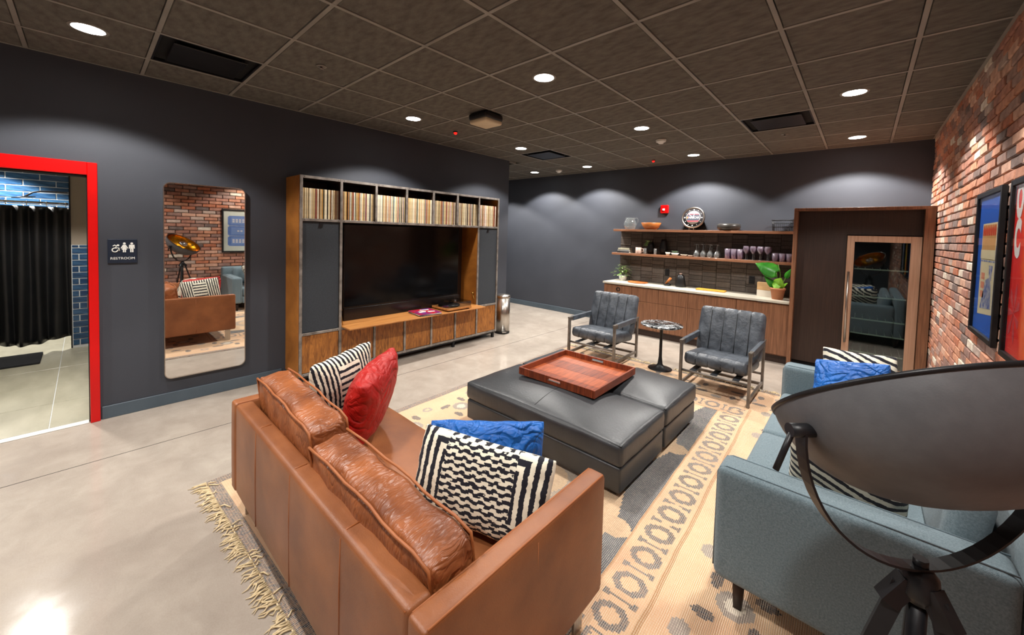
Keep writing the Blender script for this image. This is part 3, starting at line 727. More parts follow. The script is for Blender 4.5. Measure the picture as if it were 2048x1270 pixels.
# turntable
t = thing('turntable', 'wooden turntable under a clear dust cover on the oak shelf', 'turntable', (-4.18, 3.41, 0.557))
mk('plinth', B().box(-4.365, -4.005, 3.20, 3.61, 0.572, 0.598, 0.004, 2), oak_shelf, t)
for x in (-4.33, -4.04):
    for y in (3.24, 3.57): mk('foot', B().lathe([(0, 0), (0.02, 0), (0.018, 0.0155), (0, 0.0155)], c=(x, y, 0.557), n=12), black_plastic, t)
mk('platter', B().lathe([(0, 0.598), (0.142, 0.598), (0.148, 0.606), (0.148, 0.618), (0.14, 0.622), (0, 0.622)], c=(-4.19, 3.36, 0), n=36), black_plastic, t)
mk('record', B().lathe([(0, 0.6225), (0.145, 0.6225), (0.145, 0.6245), (0, 0.6245)], c=(-4.19, 3.36, 0), n=36), pm('vinyl', (16, 16, 17), r=0.25, c2=(22, 22, 24), ns=40), t)
mk('tonearm', B().tube([(-4.30, 3.56, 0.64), (-4.12, 3.55, 0.64), (-4.09, 3.50, 0.637)], 0.004, 8).lathe([(0, 0.598), (0.022, 0.598), (0.02, 0.645), (0, 0.645)], c=(-4.30, 3.56, 0), n=14), chrome, t)
b = B(); x0, x1, y0, y1, z0, z1 = -4.36, -4.01, 3.205, 3.605, 0.598, 0.668; q = 0.003
b.box(x0, x1, y0, y1, z1-q, z1).box(x0, x0+q, y0, y1, z0, z1-q).box(x1-q, x1, y0, y1, z0, z1-q).box(x0+q, x1-q, y0, y0+q, z0, z1-q).box(x0+q, x1-q, y1-q, y1, z0, z1-q)
mk('dust_cover', b, acrylic, t)
# magazine stack
mm = [pm('magazine_red', (178, 30, 44), r=0.3, c2=(96, 48, 120), ns=7, lo=0.45, hi=0.6), pm('magazine_cream', (206, 200, 190), r=0.4, c2=(170, 160, 150), ns=8), pm('magazine_grey', (96, 92, 96), r=0.4, c2=(70, 66, 70), ns=8)]
for k, (z, mi, a, lb) in enumerate(((0.5575, 2, 0.03, 'grey album sleeve at the bottom of the stack beside the turntable'), (0.5665, 1, -0.05, 'cream album sleeve in the middle of the stack beside the turntable'), (0.5755, 0, 0.02, 'red and purple album sleeve on top of the stack beside the turntable'))):
    o = mk('album_sleeve', B().box(-0.155, 0.155, -0.155, 0.155, 0, 0.0085, 0.001, 1), mm[mi], label=lb, cat='album', group='albums lying on the console shelf', local=True)
    o.location = (-4.147, 2.935, z); o.rotation_euler = (0, 0, a-0.1)
    if k == 2:
        b = B().prism([(-0.02, -0.09, 0.0086), (0.05, -0.1, 0.0086), (0.045, -0.02, 0.0086), (0.0, 0.02, 0.0086), (-0.03, -0.02, 0.0086)], (0, 0, 0.0004)).prism([(0.0, 0.03, 0.0086), (0.06, 0.02, 0.0086), (0.075, 0.1, 0.0086), (0.04, 0.12, 0.0086)], (0, 0, 0.0004)).box(-0.1, -0.06, -0.03, 0.1, 0.0086, 0.009)
        mk('cover_print', b, paper_w, o, local=True)

# pedal bin
t = thing('pedal_bin', 'slim brushed steel pedal trash can beside the console', 'trash can', (-4.30, 4.555, 0))
mk('body', B().lathe([(0, 0.03), (0.118, 0.03), (0.118, 0.575), (0, 0.575)], n=40), steel, t, local=True)
mk('lid', B().lathe([(0.116, 0.5755), (0.121, 0.582), (0.121, 0.605), (0.112, 0.618), (0.0, 0.628)], n=40), steel, t, local=True)
mk('base_ring', B().lathe([(0, 0), (0.12, 0), (0.121, 0.0295), (0, 0.0295)], n=40), black_plastic, t, local=True)
mk('pedal', B().box(0.09, 0.155, -0.035, 0.035, 0.03, 0.045, 0.005, 2), chrome, t, local=True).rotation_euler = (0, 0, -0.6)

# ------------------------------------------------------------ two leather ottomans and the tray
def ottoman(y0, y1, label):
    x0, x1 = -2.445, -1.02; cx, cy = (x0+x1)/2, (y0+y1)/2; w, d = x1-x0, y1-y0
    t = thing('leather_ottoman', label, 'ottoman', (cx, cy, 0.012), 0, 'black leather ottomans')
    mk('base', B().rbox(w-0.016, d-0.016, 0.165, 0.018, 0, 0.0, 4, Matrix.Translation((0, 0, 0.1125))), leather_bk, t, local=True)
    mk('cushion', B().rbox(w, d, 0.145, 0.03, 0.06, 0.005, 16, Matrix.Translation((0, 0, 0.268)), wr=0.0012, seed=int(y0*9)), leather_bkw, t, local=True)
    h = 0.338
    b = B(); P = []
    for sxx, syy in ((1, 1), (-1, 1), (-1, -1), (1, -1)): P.append((sxx*(w/2-0.012), syy*(d/2-0.012), h-0.01))
    for i in range(4): b.tube([P[i], P[(i+1) % 4]], 0.0045, 6)
    mk('welt', b, stitch_m, t, local=True)
    b = B(); pts = []
    for k in range(17):
        yy = -1+2*k/16; pts.append((0.0, yy*(d/2-0.006), h+0.001+0.06*(1-yy*yy)+0.001 if abs(yy) < 0.99 else h-0.012))
    mk('centre_seam', b.tube(pts, 0.003, 6), stitch_m, t, local=True)
    for sxx in (-1, 1):
        for syy in (-1, 1): mk('foot', B().box(sxx*(w/2-0.08)-0.03, sxx*(w/2-0.08)+0.03, syy*(d/2-0.08)-0.03, syy*(d/2-0.08)+0.03, 0.0, 0.0295), leg_wood, t, local=True)
    return t
ottoman(2.16, 2.862, 'black leather ottoman section facing the brown sofa')
ottoman(2.878, 3.58, 'black leather ottoman section facing the armchairs')
t = thing('serving_tray', 'rectangular reddish wooden serving tray lying across both ottomans', 'tray', (-1.785, 2.86, 0.4165), 0.02)
TX, TY = 0.365, 0.36
for k in range(4):
    mk('base_plank', B().box(-TX+0.008, TX-0.008, -TY+0.008+k*(2*TY-0.016)/4+0.0008, -TY+0.008+(k+1)*(2*TY-0.016)/4-0.0008, 0, 0.012, 0.001, 1), acacia if k % 2 else acacia_d, t, local=True)
def wall_board(x0, x1, y0, y1, hole):
    b = B()
    if not hole: b.box(x0, x1, y0, y1, 0, 0.06, 0.002, 1)
    else: b.box(x0, x1, y0, y1, 0, 0.026).box(x0, x1, y0, y1, 0.046, 0.06).box(x0, hole[0], y0, y1, 0.026, 0.046).box(hole[1], x1, y0, y1, 0.026, 0.046)
    return b
mk('side', wall_board(-TX, -TX+0.015, -TY, TY, None), acacia_d, t, local=True)
mk('side', wall_board(TX-0.015, TX, -TY, TY, None), acacia_d, t, local=True)
for s in (-1, 1):
    y0, y1 = (-TY, -TY+0.015) if s < 0 else (TY-0.015, TY)
    sd = mk('side', wall_board(-TX+0.015, TX-0.015, y0, y1, (-0.06, 0.06)), acacia_d, t, local=True)
    mk('handle_slot_lining', B().box(-0.06, 0.06, y0-0.001, y1+0.001, 0.026, 0.029), chair_steel, sd, local=True)

# ------------------------------------------------------------ armchairs
def armchair(label):
    t = thing('leather_armchair', label, 'armchair', (0, 0, 0), 0, 'black leather armchairs by the counter')
    W, D, H = 0.33, 0.36, 0.525
    for s in (-1, 1):
        xo, xi = s*W, s*(W-0.024); xa, xb = min(xo, xi), max(xo, xi)
        mk('front_leg', B().box(xa, xb, -D, -D+0.042, 0, H-0.012, 0.002, 1), chair_steel, t, local=True)
        mk('rear_leg', B().box(xa, xb, D-0.042, D, 0, H-0.012, 0.002, 1), chair_steel, t, local=True)
        mk('runner', B().box(xa+0.002, xb-0.002, -D+0.0425, D-0.0425, 0.05, 0.085, 0.002, 1), chair_steel, t, local=True)
        arm = mk('arm_rail', B().box(xa-0.004, xb+0.004, -D-0.002, D+0.002, H-0.0115, H+0.012, 0.002, 1).box(xa, xb, -D+0.043, D-0.043, H-0.04, H-0.012), chair_steel, t, local=True)
        mk('arm_wrap', B().box(xa-0.007, xb+0.007, -D+0.08, D-0.10, H-0.045, H+0.0155, 0.006, 2), leather_ch, arm, local=True)
    mk('front_bar', B().tube([(-W+0.025, -D+0.022, 0.215), (W-0.025, -D+0.022, 0.215)], 0.013, 10), chair_steel, t, local=True)
    mk('rear_bar', B().tube([(-W+0.025, D-0.022, 0.16), (W-0.025, D-0.022, 0.16)], 0.013, 10), chair_steel, t, local=True)
    mk('low_stretcher', B().box(-W+0.025, W-0.025, D-0.10, D-0.07, 0.055, 0.08), chair_steel, t, local=True)
    for x in (-0.2, 0.0, 0.2): mk('seat_strap', B().box(x-0.03, x+0.03, -D+0.03, D-0.03, 0.226, 0.232), leather_ch, t, local=True)
    ms = Matrix.Translation((0, -0.03, 0.318)) @ Matrix.Rotation(math.radians(-6), 4, 'X')
    b = B(); SW = 0.60; cw = SW/5
    b.rbox(SW, 0.60, 0.13, 0.045, 0.012, 0.004, 40, ms, wr=0.0012, seed=3, ch=5)
    sc = mk('seat_cushion', b, leather_ch, t, local=True)
    b = B()
    for k in range(1, 5): b.tube([ms @ Vector((-SW/2+cw*k, y, z)) for y, z in ((-0.294, -0.04), (-0.297, 0.0), (-0.275, 0.05), (-0.24, 0.061), (0.1, 0.062))], 0.0035, 6)
    mk('seat_stitching', b, stitch_m, sc, local=True)
    mb = Matrix.Translation((0, 0.275, 0.565)) @ Matrix.Rotation(math.radians(-17), 4, 'X')
    b = B(); BW_ = 0.645; cw = BW_/5
    b.rbox(BW_, 0.115, 0.53, 0.045, 0.004, 0.008, 40, mb, wr=0.0015, seed=13, ch=5)
    bc = mk('back_cushion', b, leather_ch, t, local=True)
    b = B()
    for k in range(1, 5): b.tube([mb @ Vector((-BW_/2+cw*k, y, z)) for y, z in ((-0.056, -0.22), (-0.0595, 0.0), (-0.056, 0.21), (-0.035, 0.25), (0.0, 0.263), (0.03, 0.25))], 0.0035, 6)
    mk('back_stitching', b, stitch_m, bc, local=True)
    mk('back_frame', B().bar(mb @ Vector((-0.27, 0.075, -0.25)), mb @ Vector((-0.27, 0.075, 0.22)), 0.02, 0.025).bar(mb @ Vector((0.27, 0.075, -0.25)), mb @ Vector((0.27, 0.075, 0.22)), 0.02, 0.025)
       .tube([mb @ Vector((-0.27, 0.075, 0.2)), mb @ Vector((0.27, 0.075, 0.2))], 0.009, 8), chair_steel, t, local=True)
    return t
ac = armchair('black leather armchair between the side table and the grey sofa')
ac2 = copy_tree(ac); ac2['label'] = 'black leather armchair between the console and the side table'
ac.location = (-1.067, 4.60, 0.0075); ac2.location = (-2.51, 4.625, 0.0); ac2.rotation_euler = (0, 0, 0.03)
ac2.location.z = 0.0075

# side table
def marble():
    ma, nt, b = node_mat('black_veined_marble', 0.15, 0.5); v = coords(nt)
    n = noise(nt, v, 4.5, 5, 0.6, 1.4); k = ((n-0.5).abs()).step(0.035, 0.0)
    n2 = noise(nt, v, 11, 5, 0.6, 1.0); k2 = ((n2-0.5).abs()).step(0.02, 0.0)
    nt.links.new(mixc(nt, k.max(k2*0.6), lin((28, 30, 33)), lin((206, 210, 212))), b.inputs['Base Color']); return ma
t = thing('side_table', 'small round side table with black marble top between the armchairs', 'side table', (-1.787, 4.742, 0.0075))
mk('top', B().lathe([(0, 0.53), (0.225, 0.53), (0.243, 0.538), (0.245, 0.546), (0.24, 0.552), (0, 0.552)], n=48), marble(), t, local=True)
mk('pedestal', B().lathe([(0.05, 0.5295), (0.02, 0.515), (0.017, 0.35), (0.019, 0.15), (0.03, 0.06), (0.055, 0.025), (0.115, 0.012), (0.14, 0.005), (0.14, 0), (0, 0)], n=28), black_metal, t, local=True)

# ------------------------------------------------------------ kitchenette
KX0, KX1, KY = -3.36, -0.672, 6.10
CT = 0.83
seams = [-3.345, -2.834, -1.929, -1.283, -0.676]
BN = ['walnut base cabinet at the plant end of the counter', 'walnut base cabinet behind the left armchair and side table', 'walnut base cabinet below the yellow board', 'walnut base cabinet next to the tall fridge cabinet']
BN[1] = 'wide walnut base cabinet under the black jar'
for k in range(4):
    a, c = seams[k]+0.001, seams[k+1]-0.001
    t = thing('base_cabinet', BN[k], 'cabinet', ((a+c)/2, 6.4, 0), 0, 'walnut base cabinets under the counter')
    mk('body', B().box(a, c, KY+0.045, YB-0.008, 0.10, CT-0.032), walnut_cab, t)
    mk('toe_kick', B().box(a, c, KY+0.07, KY+0.09, 0, 0.0995), dark_wood, t)
    n = 2 if c-a > 0.8 else 1
    for q in range(n):
        d0 = a+(c-a)*q/n; d1 = a+(c-a)*(q+1)/n
        if k in (1, 2):
            zs = ((0.115, 0.56), (0.564, 0.785))
        else: zs = ((0.115, 0.785),)
        for z0, z1 in zs:
            nm = 'door' if z1-z0 > 0.3 else 'drawer'
            dr = mk(nm, B().box(d0+0.0015, d1-0.0015, KY+0.025, KY+0.044, z0, z1, 0.0015, 1), walnut_cab, t)
        mk('pull_tab', B().box((d0+d1)/2-0.05, (d0+d1)/2+0.05, KY+0.008, KY+0.027, 0.7855, 0.7885), steel, dr)
        if k == 0: mk('cord_grommet', B().lathe([(0.022, 0), (0.036, 0), (0.036, 0.006), (0.022, 0.006)], c=(-3.075, KY+0.0245, 0.715), n=24, mat=Matrix.Rotation(PI/2, 3, 'X')), black_plastic, dr)
mk('countertop', B().box(KX0, KX1-0.002, KY, YB-0.026, CT-0.031, CT, 0.003, 2), quartz, label='long white quartz countertop on the walnut base cabinets', cat='countertop')

# backsplash of dark stacked tiles
bs_ = mk('wall_backsplash', B().box(-3.335, KX1, YB-0.012, YB-0.001, CT, 1.71), grout_d, kind='structure', org=(-2, YB, CT))
TCACHE = {}
tw = 0.205; x = -3.333; kcol = 0
while x < KX1-0.02:
    x1 = min(x+tw, KX1-0.001); z = CT+0.002; hs = [0.034, 0.068, 0.068, 0.05, 0.09]
    while z < 1.706:
        h = min(rnd.choice(hs), 1.707-z)
        if h < 0.012: break
        mi = rnd.randrange(3); key = (mi, round(h, 3), round(x1-x, 3), rnd.randrange(2))
        if key not in TCACHE:
            dd = 0.006+0.005*key[3]
            bm = B().box(-(x1-x)/2+0.002, (x1-x)/2-0.002, -dd, 0, -h/2+0.002, h/2-0.002, 0.0018, 1)
            me = bpy.data.meshes.new('splash_tile'); bmesh.ops.recalc_face_normals(bm.bm, faces=bm.bm.faces); bm.bm.to_mesh(me); bm.bm.free(); me.materials.append(ktile[mi]); TCACHE[key] = me
        o = bpy.data.objects.new('splash_tile', TCACHE[key]); COL.objects.link(o); o.parent = bs_
        o.location = Vector(((x+x1)/2, YB-0.012, z+h/2))-bs_.location
        z += h
    x = x1; kcol += 1
for px, s in ((-2.458, 'black wall outlet on the dark tile by the brush'), (-1.208, 'black wall outlet on the dark tile by the leafy plant')):
    t = thing('wall_outlet', s, 'outlet', (px, YB-0.024, 0.965))
    mk('cover_plate', B().box(px-0.036, px+0.036, YB-0.031, YB-0.0235, 0.968, 1.085, 0.003, 2), black_plastic, t)
    mk('socket', B().box(px-0.017, px+0.017, YB-0.0335, YB-0.0312, 0.985, 1.018, 0.001, 1), black_metal, t); mk('socket', B().box(px-0.017, px+0.017, YB-0.0335, YB-0.0312, 1.036, 1.069, 0.001, 1), black_metal, t)
SY = 6.39
for z0, z1, xl, s in ((1.712, 1.75, -3.345, 'upper walnut wall shelf holding clock and bowls'), (1.292, 1.33, -3.36, 'lower walnut wall shelf holding glasses')):
    mk('wall_shelf', B().box(xl, KX1-0.002, SY, YB-0.0245 if z0 < 1.7 else YB-0.001, z0, z1, 0.002, 1), walnut_shelf, label=s, cat='shelf')

# tall fridge cabinet
t = thing('fridge_cabinet', 'tall dark wood cabinet surrounding the wine fridge', 'cabinet', (-0.04, 6.35, 0))
FY = 6.03
mk('side_panel', B().box(-0.668, -0.626, FY, YB-0.002, 0, 2.0, 0.001, 1), walnut_cab, t)
mk('side_panel', B().box(0.475, XB-BX-0.008, FY, YB-0.002, 0, 2.0, 0.001, 1), walnut_cab, t)
mk('top_panel', B().box(-0.668, XB-BX-0.008, FY, YB-0.002, 2.0005, 2.035, 0.001, 1), walnut_cab, t)
mk('front_panel', B().box(-0.6255, -0.152, FY+0.10, FY+0.12, 0.10, 1.9995), dark_wood, t)
mk('upper_panel', B().box(-0.1515, 0.4745, FY+0.10, FY+0.12, 1.715, 1.9995), dark_wood, t)
mk('toe_kick', B().box(-0.6255, 0.4745, FY+0.13, FY+0.15, 0, 0.0995), dark_m, t)
# wine fridge
t = thing('wine_fridge', 'glass door wine fridge with bronze steel frame and wire racks', 'fridge', (0.158, 6.4, 0.1))
fx0, fx1, fz0, fz1 = -0.146, 0.470, 0.11, 1.705
warm_steel = pm('steel_warm_reflection', (196, 158, 132), r=0.36, m=0.3, c2=(176, 138, 112), ns=5, st=(18, 18, 0.5))  # stainless steel, with its warm reflection put into the base colour
b = B(); q = 0.012
b.box(fx0, fx0+q, FY+0.125, YB-0.03, fz0, fz1).box(fx1-q, fx1, FY+0.125, YB-0.03, fz0, fz1).box(fx0+q, fx1-q, FY+0.125, YB-0.03, fz0, fz0+q).box(fx0+q, fx1-q, FY+0.125, YB-0.03, fz1-q, fz1).box(fx0+q, fx1-q, YB-0.042, YB-0.03, fz0+q, fz1-q)
mk('cabinet_shell', b, black_plastic, t)
fy0, fy1 = FY+0.062, FY+0.098
b = B(); fr = 0.068
b.box(fx0, fx0+fr, fy0, fy1, fz0, fz1, 0.003, 1).box(fx1-0.085, fx1, fy0, fy1, fz0, fz1, 0.003, 1).box(fx0+fr, fx1-0.085, fy0, fy1, fz1-0.072, fz1, 0.003, 1).box(fx0+fr, fx1-0.085, fy0, fy1, fz0, fz0+0.09, 0.003, 1)
dr = mk('door', b, warm_steel, t, label='bronze steel door frame')
mk('pane', B().box(fx0+fr-0.004, fx1-0.081, fy0+0.01, fy0+0.02, fz0+0.086, fz1-0.068), fridge_glass, dr)
hx = -0.117
mk('handle', B().tube([(hx, fy0-0.045, 0.44), (hx, fy0-0.045, 1.28)], 0.011, 12).tube([(hx, fy0-0.045, 0.5), (hx, fy0-0.001, 0.5)], 0.007, 8).tube([(hx, fy0-0.045, 1.22), (hx, fy0-0.001, 1.22)], 0.007, 8), steel, dr)
rack_m = pm('pale_rack_wire', (226, 216, 196), r=0.35, m=0.3, c2=(216, 206, 186), ns=6)
for z in (0.33, 0.55, 0.72, 0.99, 1.31):
    b = B().box(fx0+0.075, fx1-0.09, FY+0.100, FY+0.112, z, z+0.014)
    for k in range(9): b.tube([(fx0+0.04+k*0.067, FY+0.112, z+0.004), (fx0+0.04+k*0.067, YB-0.06, z+0.004)], 0.003, 5)
    mk('wire_rack', b, rack_m, t)

# things on the upper shelf
ZU = 1.7505
t = thing('glass_pitcher', 'round clear glass pitcher on the upper shelf', 'pitcher', (-3.09, 6.52, ZU))
mk('body', B().lathe([(0, 0.004), (0.07, 0.004), (0.1, 0.04), (0.112, 0.09), (0.1, 0.14), (0.08, 0.175), (0.086, 0.205), (0.082, 0.205), (0.076, 0.175), (0.096, 0.138), (0.107, 0.09), (0.096, 0.043), (0.068, 0.01), (0, 0.01)], n=32), glass_m, t, local=True)
mk('handle', B().tube([(0.083, 0, 0.19), (0.12, 0, 0.2), (0.145, 0, 0.17), (0.14, 0, 0.12), (0.112, 0, 0.09)], 0.008, 8), glass_m, t, local=True)
o = mk('wooden_bowl', B().lathe([(0, 0.002), (0.09, 0.002), (0.13, 0.04), (0.165, 0.115), (0.158, 0.117), (0.12, 0.045), (0.08, 0.015), (0, 0.012)], n=36), bowl_wood, label='flared wooden bowl on the upper shelf', cat='bowl', local=True); o.location = (-2.715, 6.53, ZU)
o = mk('stone_bowl', B().lathe([(0, 0.002), (0.12, 0.002), (0.152, 0.03), (0.16, 0.065), (0.15, 0.095), (0.13, 0.105), (0.125, 0.095), (0.14, 0.07), (0.12, 0.025), (0, 0.015)], n=36), stone_bowl, label='wide dark stone bowl on the upper shelf', cat='bowl', local=True); o.location = (-1.52, 6.53, ZU)
# clock on easel
t = thing('round_clock', 'round clock with a red striped white face leaning on the upper shelf', 'clock', (-2.03, 6.52, ZU))
mc = Matrix.Translation((-2.03, 6.515, ZU+0.20)) @ Matrix.Rotation(math.radians(-14), 4, 'X') @ Matrix.Rotation(PI/2, 4, 'X')   # local z faces the room
cm3 = mc.to_3x3(); cpos = mc.to_translation()
mk('rim', B().lathe([(0.150, -0.02), (0.172, -0.02), (0.178, 0.0), (0.172, 0.018), (0.158, 0.02), (0.150, 0.008)], c=cpos, n=48, mat=cm3), steel, t)
mk('dial', B().lathe([(0, -0.018), (0.151, -0.018), (0.151, 0.002), (0, 0.002)], c=cpos, n=48, mat=cm3), pm('dial_dark', (56, 54, 58), r=0.4, c2=(50, 48, 52), ns=3), t)
def crect(x0, x1, y0, y1, z=0.004): return [mc @ Vector(p) for p in ((x0, y0, z), (x1, y0, z), (x1, y1, z), (x0, y1, z))]
ob = mc.to_3x3() @ Vector((0, 0, 0.0008))
w_p = pm('dial_white', (235, 233, 228), r=0.5, c2=(228, 226, 221), ns=3); r_p = pm('dial_red', (206, 58, 70), r=0.5, c2=(196, 50, 62), ns=3); d_p = pm('dial_slate', (72, 76, 88), r=0.5, c2=(66, 70, 82), ns=3)
mk('face_disc', B().lathe([(0, 0.0022), (0.108, 0.0022), (0.108, 0.0034), (0, 0.0034)], c=cpos, n=40, mat=cm3), w_p, t)
def seg(y0, y1, r, z):
    n = 8; L = [(-math.sqrt(max(0, r*r-y*y)), y) for y in [y0+(y1-y0)*k/n for k in range(n+1)]]
    return [mc @ Vector((x, y, z)) for x, y in L] + [mc @ Vector((-x, y, z)) for x, y in L[::-1]]
mk('face_band', B().prism(seg(-0.05, 0.05, 0.102, 0.0036), ob), d_p, t)
mk('face_stripe', B().prism(seg(0.05, 0.066, 0.102, 0.0036), ob), r_p, t); mk('face_stripe', B().prism(seg(-0.066, -0.05, 0.102, 0.0036), ob), r_p, t)
text_mesh('lettering', 'NASCAR', 0.048, w_p, t, mc @ Matrix.Translation((0.012, -0.002, 0.005)), 0.0006, sx=0.86)
for k, c in enumerate(((232, 190, 60), (206, 60, 60), (120, 90, 170))): mk('logo_slash', B().prism([mc @ Vector(p) for p in ((-0.098+k*0.011, -0.015, 0.0046), (-0.09+k*0.011, -0.015, 0.0046), (-0.082+k*0.011, 0.013, 0.0046), (-0.09+k*0.011, 0.013, 0.0046))], ob), pm('logo_%d' % k, c, r=0.5, c2=c, ns=2), t)
for k in range(12):
    a = PI/2-k*PI/6; big = k % 3 == 0; rr0 = 0.130; s = 0.012 if big else 0.006
    mk('hour_mark', B().prism([mc @ Vector((rr0*math.cos(a)+s*math.cos(a+q), rr0*math.sin(a)+s*math.sin(a+q), 0.0024)) for q in (PI/4, 3*PI/4, 5*PI/4, 7*PI/4)], ob), w_p, t)
for a, L, wd in ((math.radians(78), 0.055, 0.006), (math.radians(142), 0.085, 0.005)):
    dx, dy = math.cos(a), math.sin(a)
    mk('hand', B().prism([mc @ Vector(p) for p in ((-dx*0.015-dy*wd, -dy*0.015+dx*wd, 0.007), (-dx*0.015+dy*wd, -dy*0.015-dx*wd, 0.007), (dx*L+dy*wd*0.6, dy*L-dx*wd*0.6, 0.007), (dx*L-dy*wd*0.6, dy*L+dx*wd*0.6, 0.007))], ob), w_p, t)
mk('easel', B().prism([(-2.2, 6.56, ZU), (-1.83, 6.56, ZU), (-1.90, 6.60, ZU+0.17), (-2.14, 6.60, ZU+0.17)], (0, 0.012, 0)), black_plastic, t)
for x in (-2.065, -2.0): mk('easel_peg', B().tube([(x, 6.56, ZU+0.012), (x, 6.455, ZU+0.012), (x, 6.452, ZU+0.03)], 0.005, 6), steel, t)
# wire basket
b = B(); x0, x1, y0, y1 = -0.965, -0.70, 6.45, 6.64
for z in (0.006, 0.06, 0.11, 0.155):
    e = 0.0 if z > 0.15 else 0.012
    b.tube([(x0+e, y0+e, ZU+z), (x1-e, y0+e, ZU+z), (x1-e, y1-e, ZU+z), (x0+e, y1-e, ZU+z), (x0+e, y0+e, ZU+z)], 0.0022 if z < 0.15 else 0.004, 5)
for k in range(12):
    x = x0+0.012+(x1-x0-0.024)*k/11
    b.tube([(x, y0, ZU+0.155), (x, y0+0.012, ZU+0.006), (x, y1-0.012, ZU+0.006), (x, y1, ZU+0.155)], 0.0016, 4)
for k in range(8):
    y = y0+0.012+(y1-y0-0.024)*k/7
    b.tube([(x0, y, ZU+0.155), (x0+0.012, y, ZU+0.006)], 0.0016, 4).tube([(x1, y, ZU+0.155), (x1-0.012, y, ZU+0.006)], 0.0016, 4)
mk('wire_basket', b, black_metal, label='black wire basket at the fridge end of the upper shelf', cat='basket')
# fire alarm on the wall
t = thing('fire_alarm', 'red fire alarm strobe on the charcoal wall over the shelf', 'fire alarm', (-2.545, YB, 2.03))
mk('housing', B().box(-2.61, -2.48, YB-0.055, YB-0.001, 2.035, 2.175, 0.012, 2), red_paint, t)
mk('strobe', B().rbox(0.04, 0.02, 0.035, 0.008, 0, 0, 3, Matrix.Translation((-2.55, YB-0.064, 2.095))), white_plastic, t)

# things on the lower shelf
ZL = 1.3305
for k, (c, lb) in enumerate((((58, 62, 64), 'dark grey book lying at the bottom of the shelf stack'), ((150, 152, 148), 'light grey book lying in the middle of the shelf stack'), ((206, 202, 176), 'cream book lying on top of the shelf stack'))):
    t = thing('stacked_book', lb, 'book', (-3.16, 6.5, ZL+k*0.029), 0.05*k, 'books lying on the lower shelf'); w2 = 0.115-0.01*k
    mk('cover', B().box(-w2, w2, -0.085, 0.085, 0, 0.003).box(-w2, w2, -0.085, 0.085, 0.025, 0.028).box(-w2, w2, -0.085, -0.082, 0.003, 0.025), pm('bookcover_%d' % k, c, r=0.6, c2=tuple(int(v*0.9) for v in c), ns=5), t, local=True)
    mk('pages', B().box(-w2+0.003, w2-0.003, -0.0815, 0.082, 0.0032, 0.0248), paper_w, t, local=True)
t = thing('ceramic_mug', 'blush ceramic mug beside the books on the lower shelf', 'mug', (-2.885, 6.45, ZL))
mk('cup', B().lathe([(0, 0), (0.046, 0), (0.05, 0.01), (0.05, 0.108), (0.045, 0.108), (0.044, 0.012), (0, 0.01)], n=28), ceramic_pk, t, local=True)
mk('handle', B().tube([(0.048, 0, 0.09), (0.08, 0, 0.085), (0.085, 0, 0.05), (0.048, 0, 0.025)], 0.007, 8), ceramic_pk, t, local=True)
def tumbler(x, y, z, r, h, mat, label, group=None, facet=24):
    o = mk('drinking_glass', B().lathe([(0, 0.0), (r*0.86, 0.0), (r, h), (r-0.003, h), (r*0.86-0.003, 0.008), (0, 0.008)], n=facet), mat, label=label, cat='glass', group=group, local=True); o.location = (x, y, z); return o
tumbler(-2.762, 6.43, ZL, 0.026, 0.1, glass_m, 'small cut shot glass beside the blush mug', None, 8); tumbler(-2.585, 6.43, ZL, 0.026, 0.1, glass_m, 'small cut shot glass standing alone before the black planter', None, 8)
for x, lb in ((-2.72, 'black vase with trailing plant behind the mug on the lower shelf'), (-2.50, 'tall black vase behind the shot glass on the lower shelf')):
    t = thing('black_vase', lb, 'vase', (x, 6.57, ZL))
    h = 0.2 if x < -2.6 else 0.26
    mk('body', B().lathe([(0, 0), (0.05, 0), (0.07, h*0.4), (0.05, h*0.8), (0.04, h), (0.034, h), (0.05, h*0.5), (0, 0.01)], n=24), black_plastic, t, local=True)
    if x < -2.6:
        for k in range(10):
            a = PI*0.5+k*0.32; L = 0.08+0.02*(k % 3)
            P0 = Vector((0.02*math.cos(a), 0.02*math.sin(a)*0.3, h)); P1 = P0+Vector((L*math.cos(a), L*0.35*math.sin(a)-0.02, 0.03-0.05*(k % 3)))
            mk('leaf', B().prism([P0, (P0+P1)/2+Vector((0, -0.008, 0.016)), P1, (P0+P1)/2+Vector((0, 0.008, -0.012))], (0.0012, 0, 0)), leaf_v, t, local=True)
for k, (x, r, h, c, lb) in enumerate(((-2.385, 0.04, 0.05, (226, 222, 206), 'small cream bowl at the left of the dish group'), (-2.27, 0.062, 0.045, (232, 228, 216), 'white bowl with the green bowl inside it'), (-2.13, 0.055, 0.028, (210, 196, 176), 'shallow beige dish beside the white bowl'), (-2.03, 0.043, 0.022, (196, 176, 158), 'shallow tan dish beside the stemmed glasses'))):
    o = mk('small_bowl', B().lathe([(0, 0), (r*0.6, 0), (r, h), (r-0.004, h), (r*0.55, 0.006), (0, 0.006)], n=24), pm('dish_%d' % k, c, r=0.4, c2=tuple(int(v*0.94) for v in c), ns=5), label=lb, cat='bowl', local=True); o.location = (x, 6.46, ZL)
o = mk('small_bowl', B().lathe([(0, 0.0), (0.03, 0), (0.055, 0.03), (0.051, 0.03), (0.028, 0.005), (0, 0.005)], n=24), pm('dish_green', (84, 104, 78), r=0.4, c2=(74, 94, 68), ns=5), label='green bowl nested in the white bowl', cat='bowl', local=True); o.location = (-2.27, 6.46, ZL+0.0455)
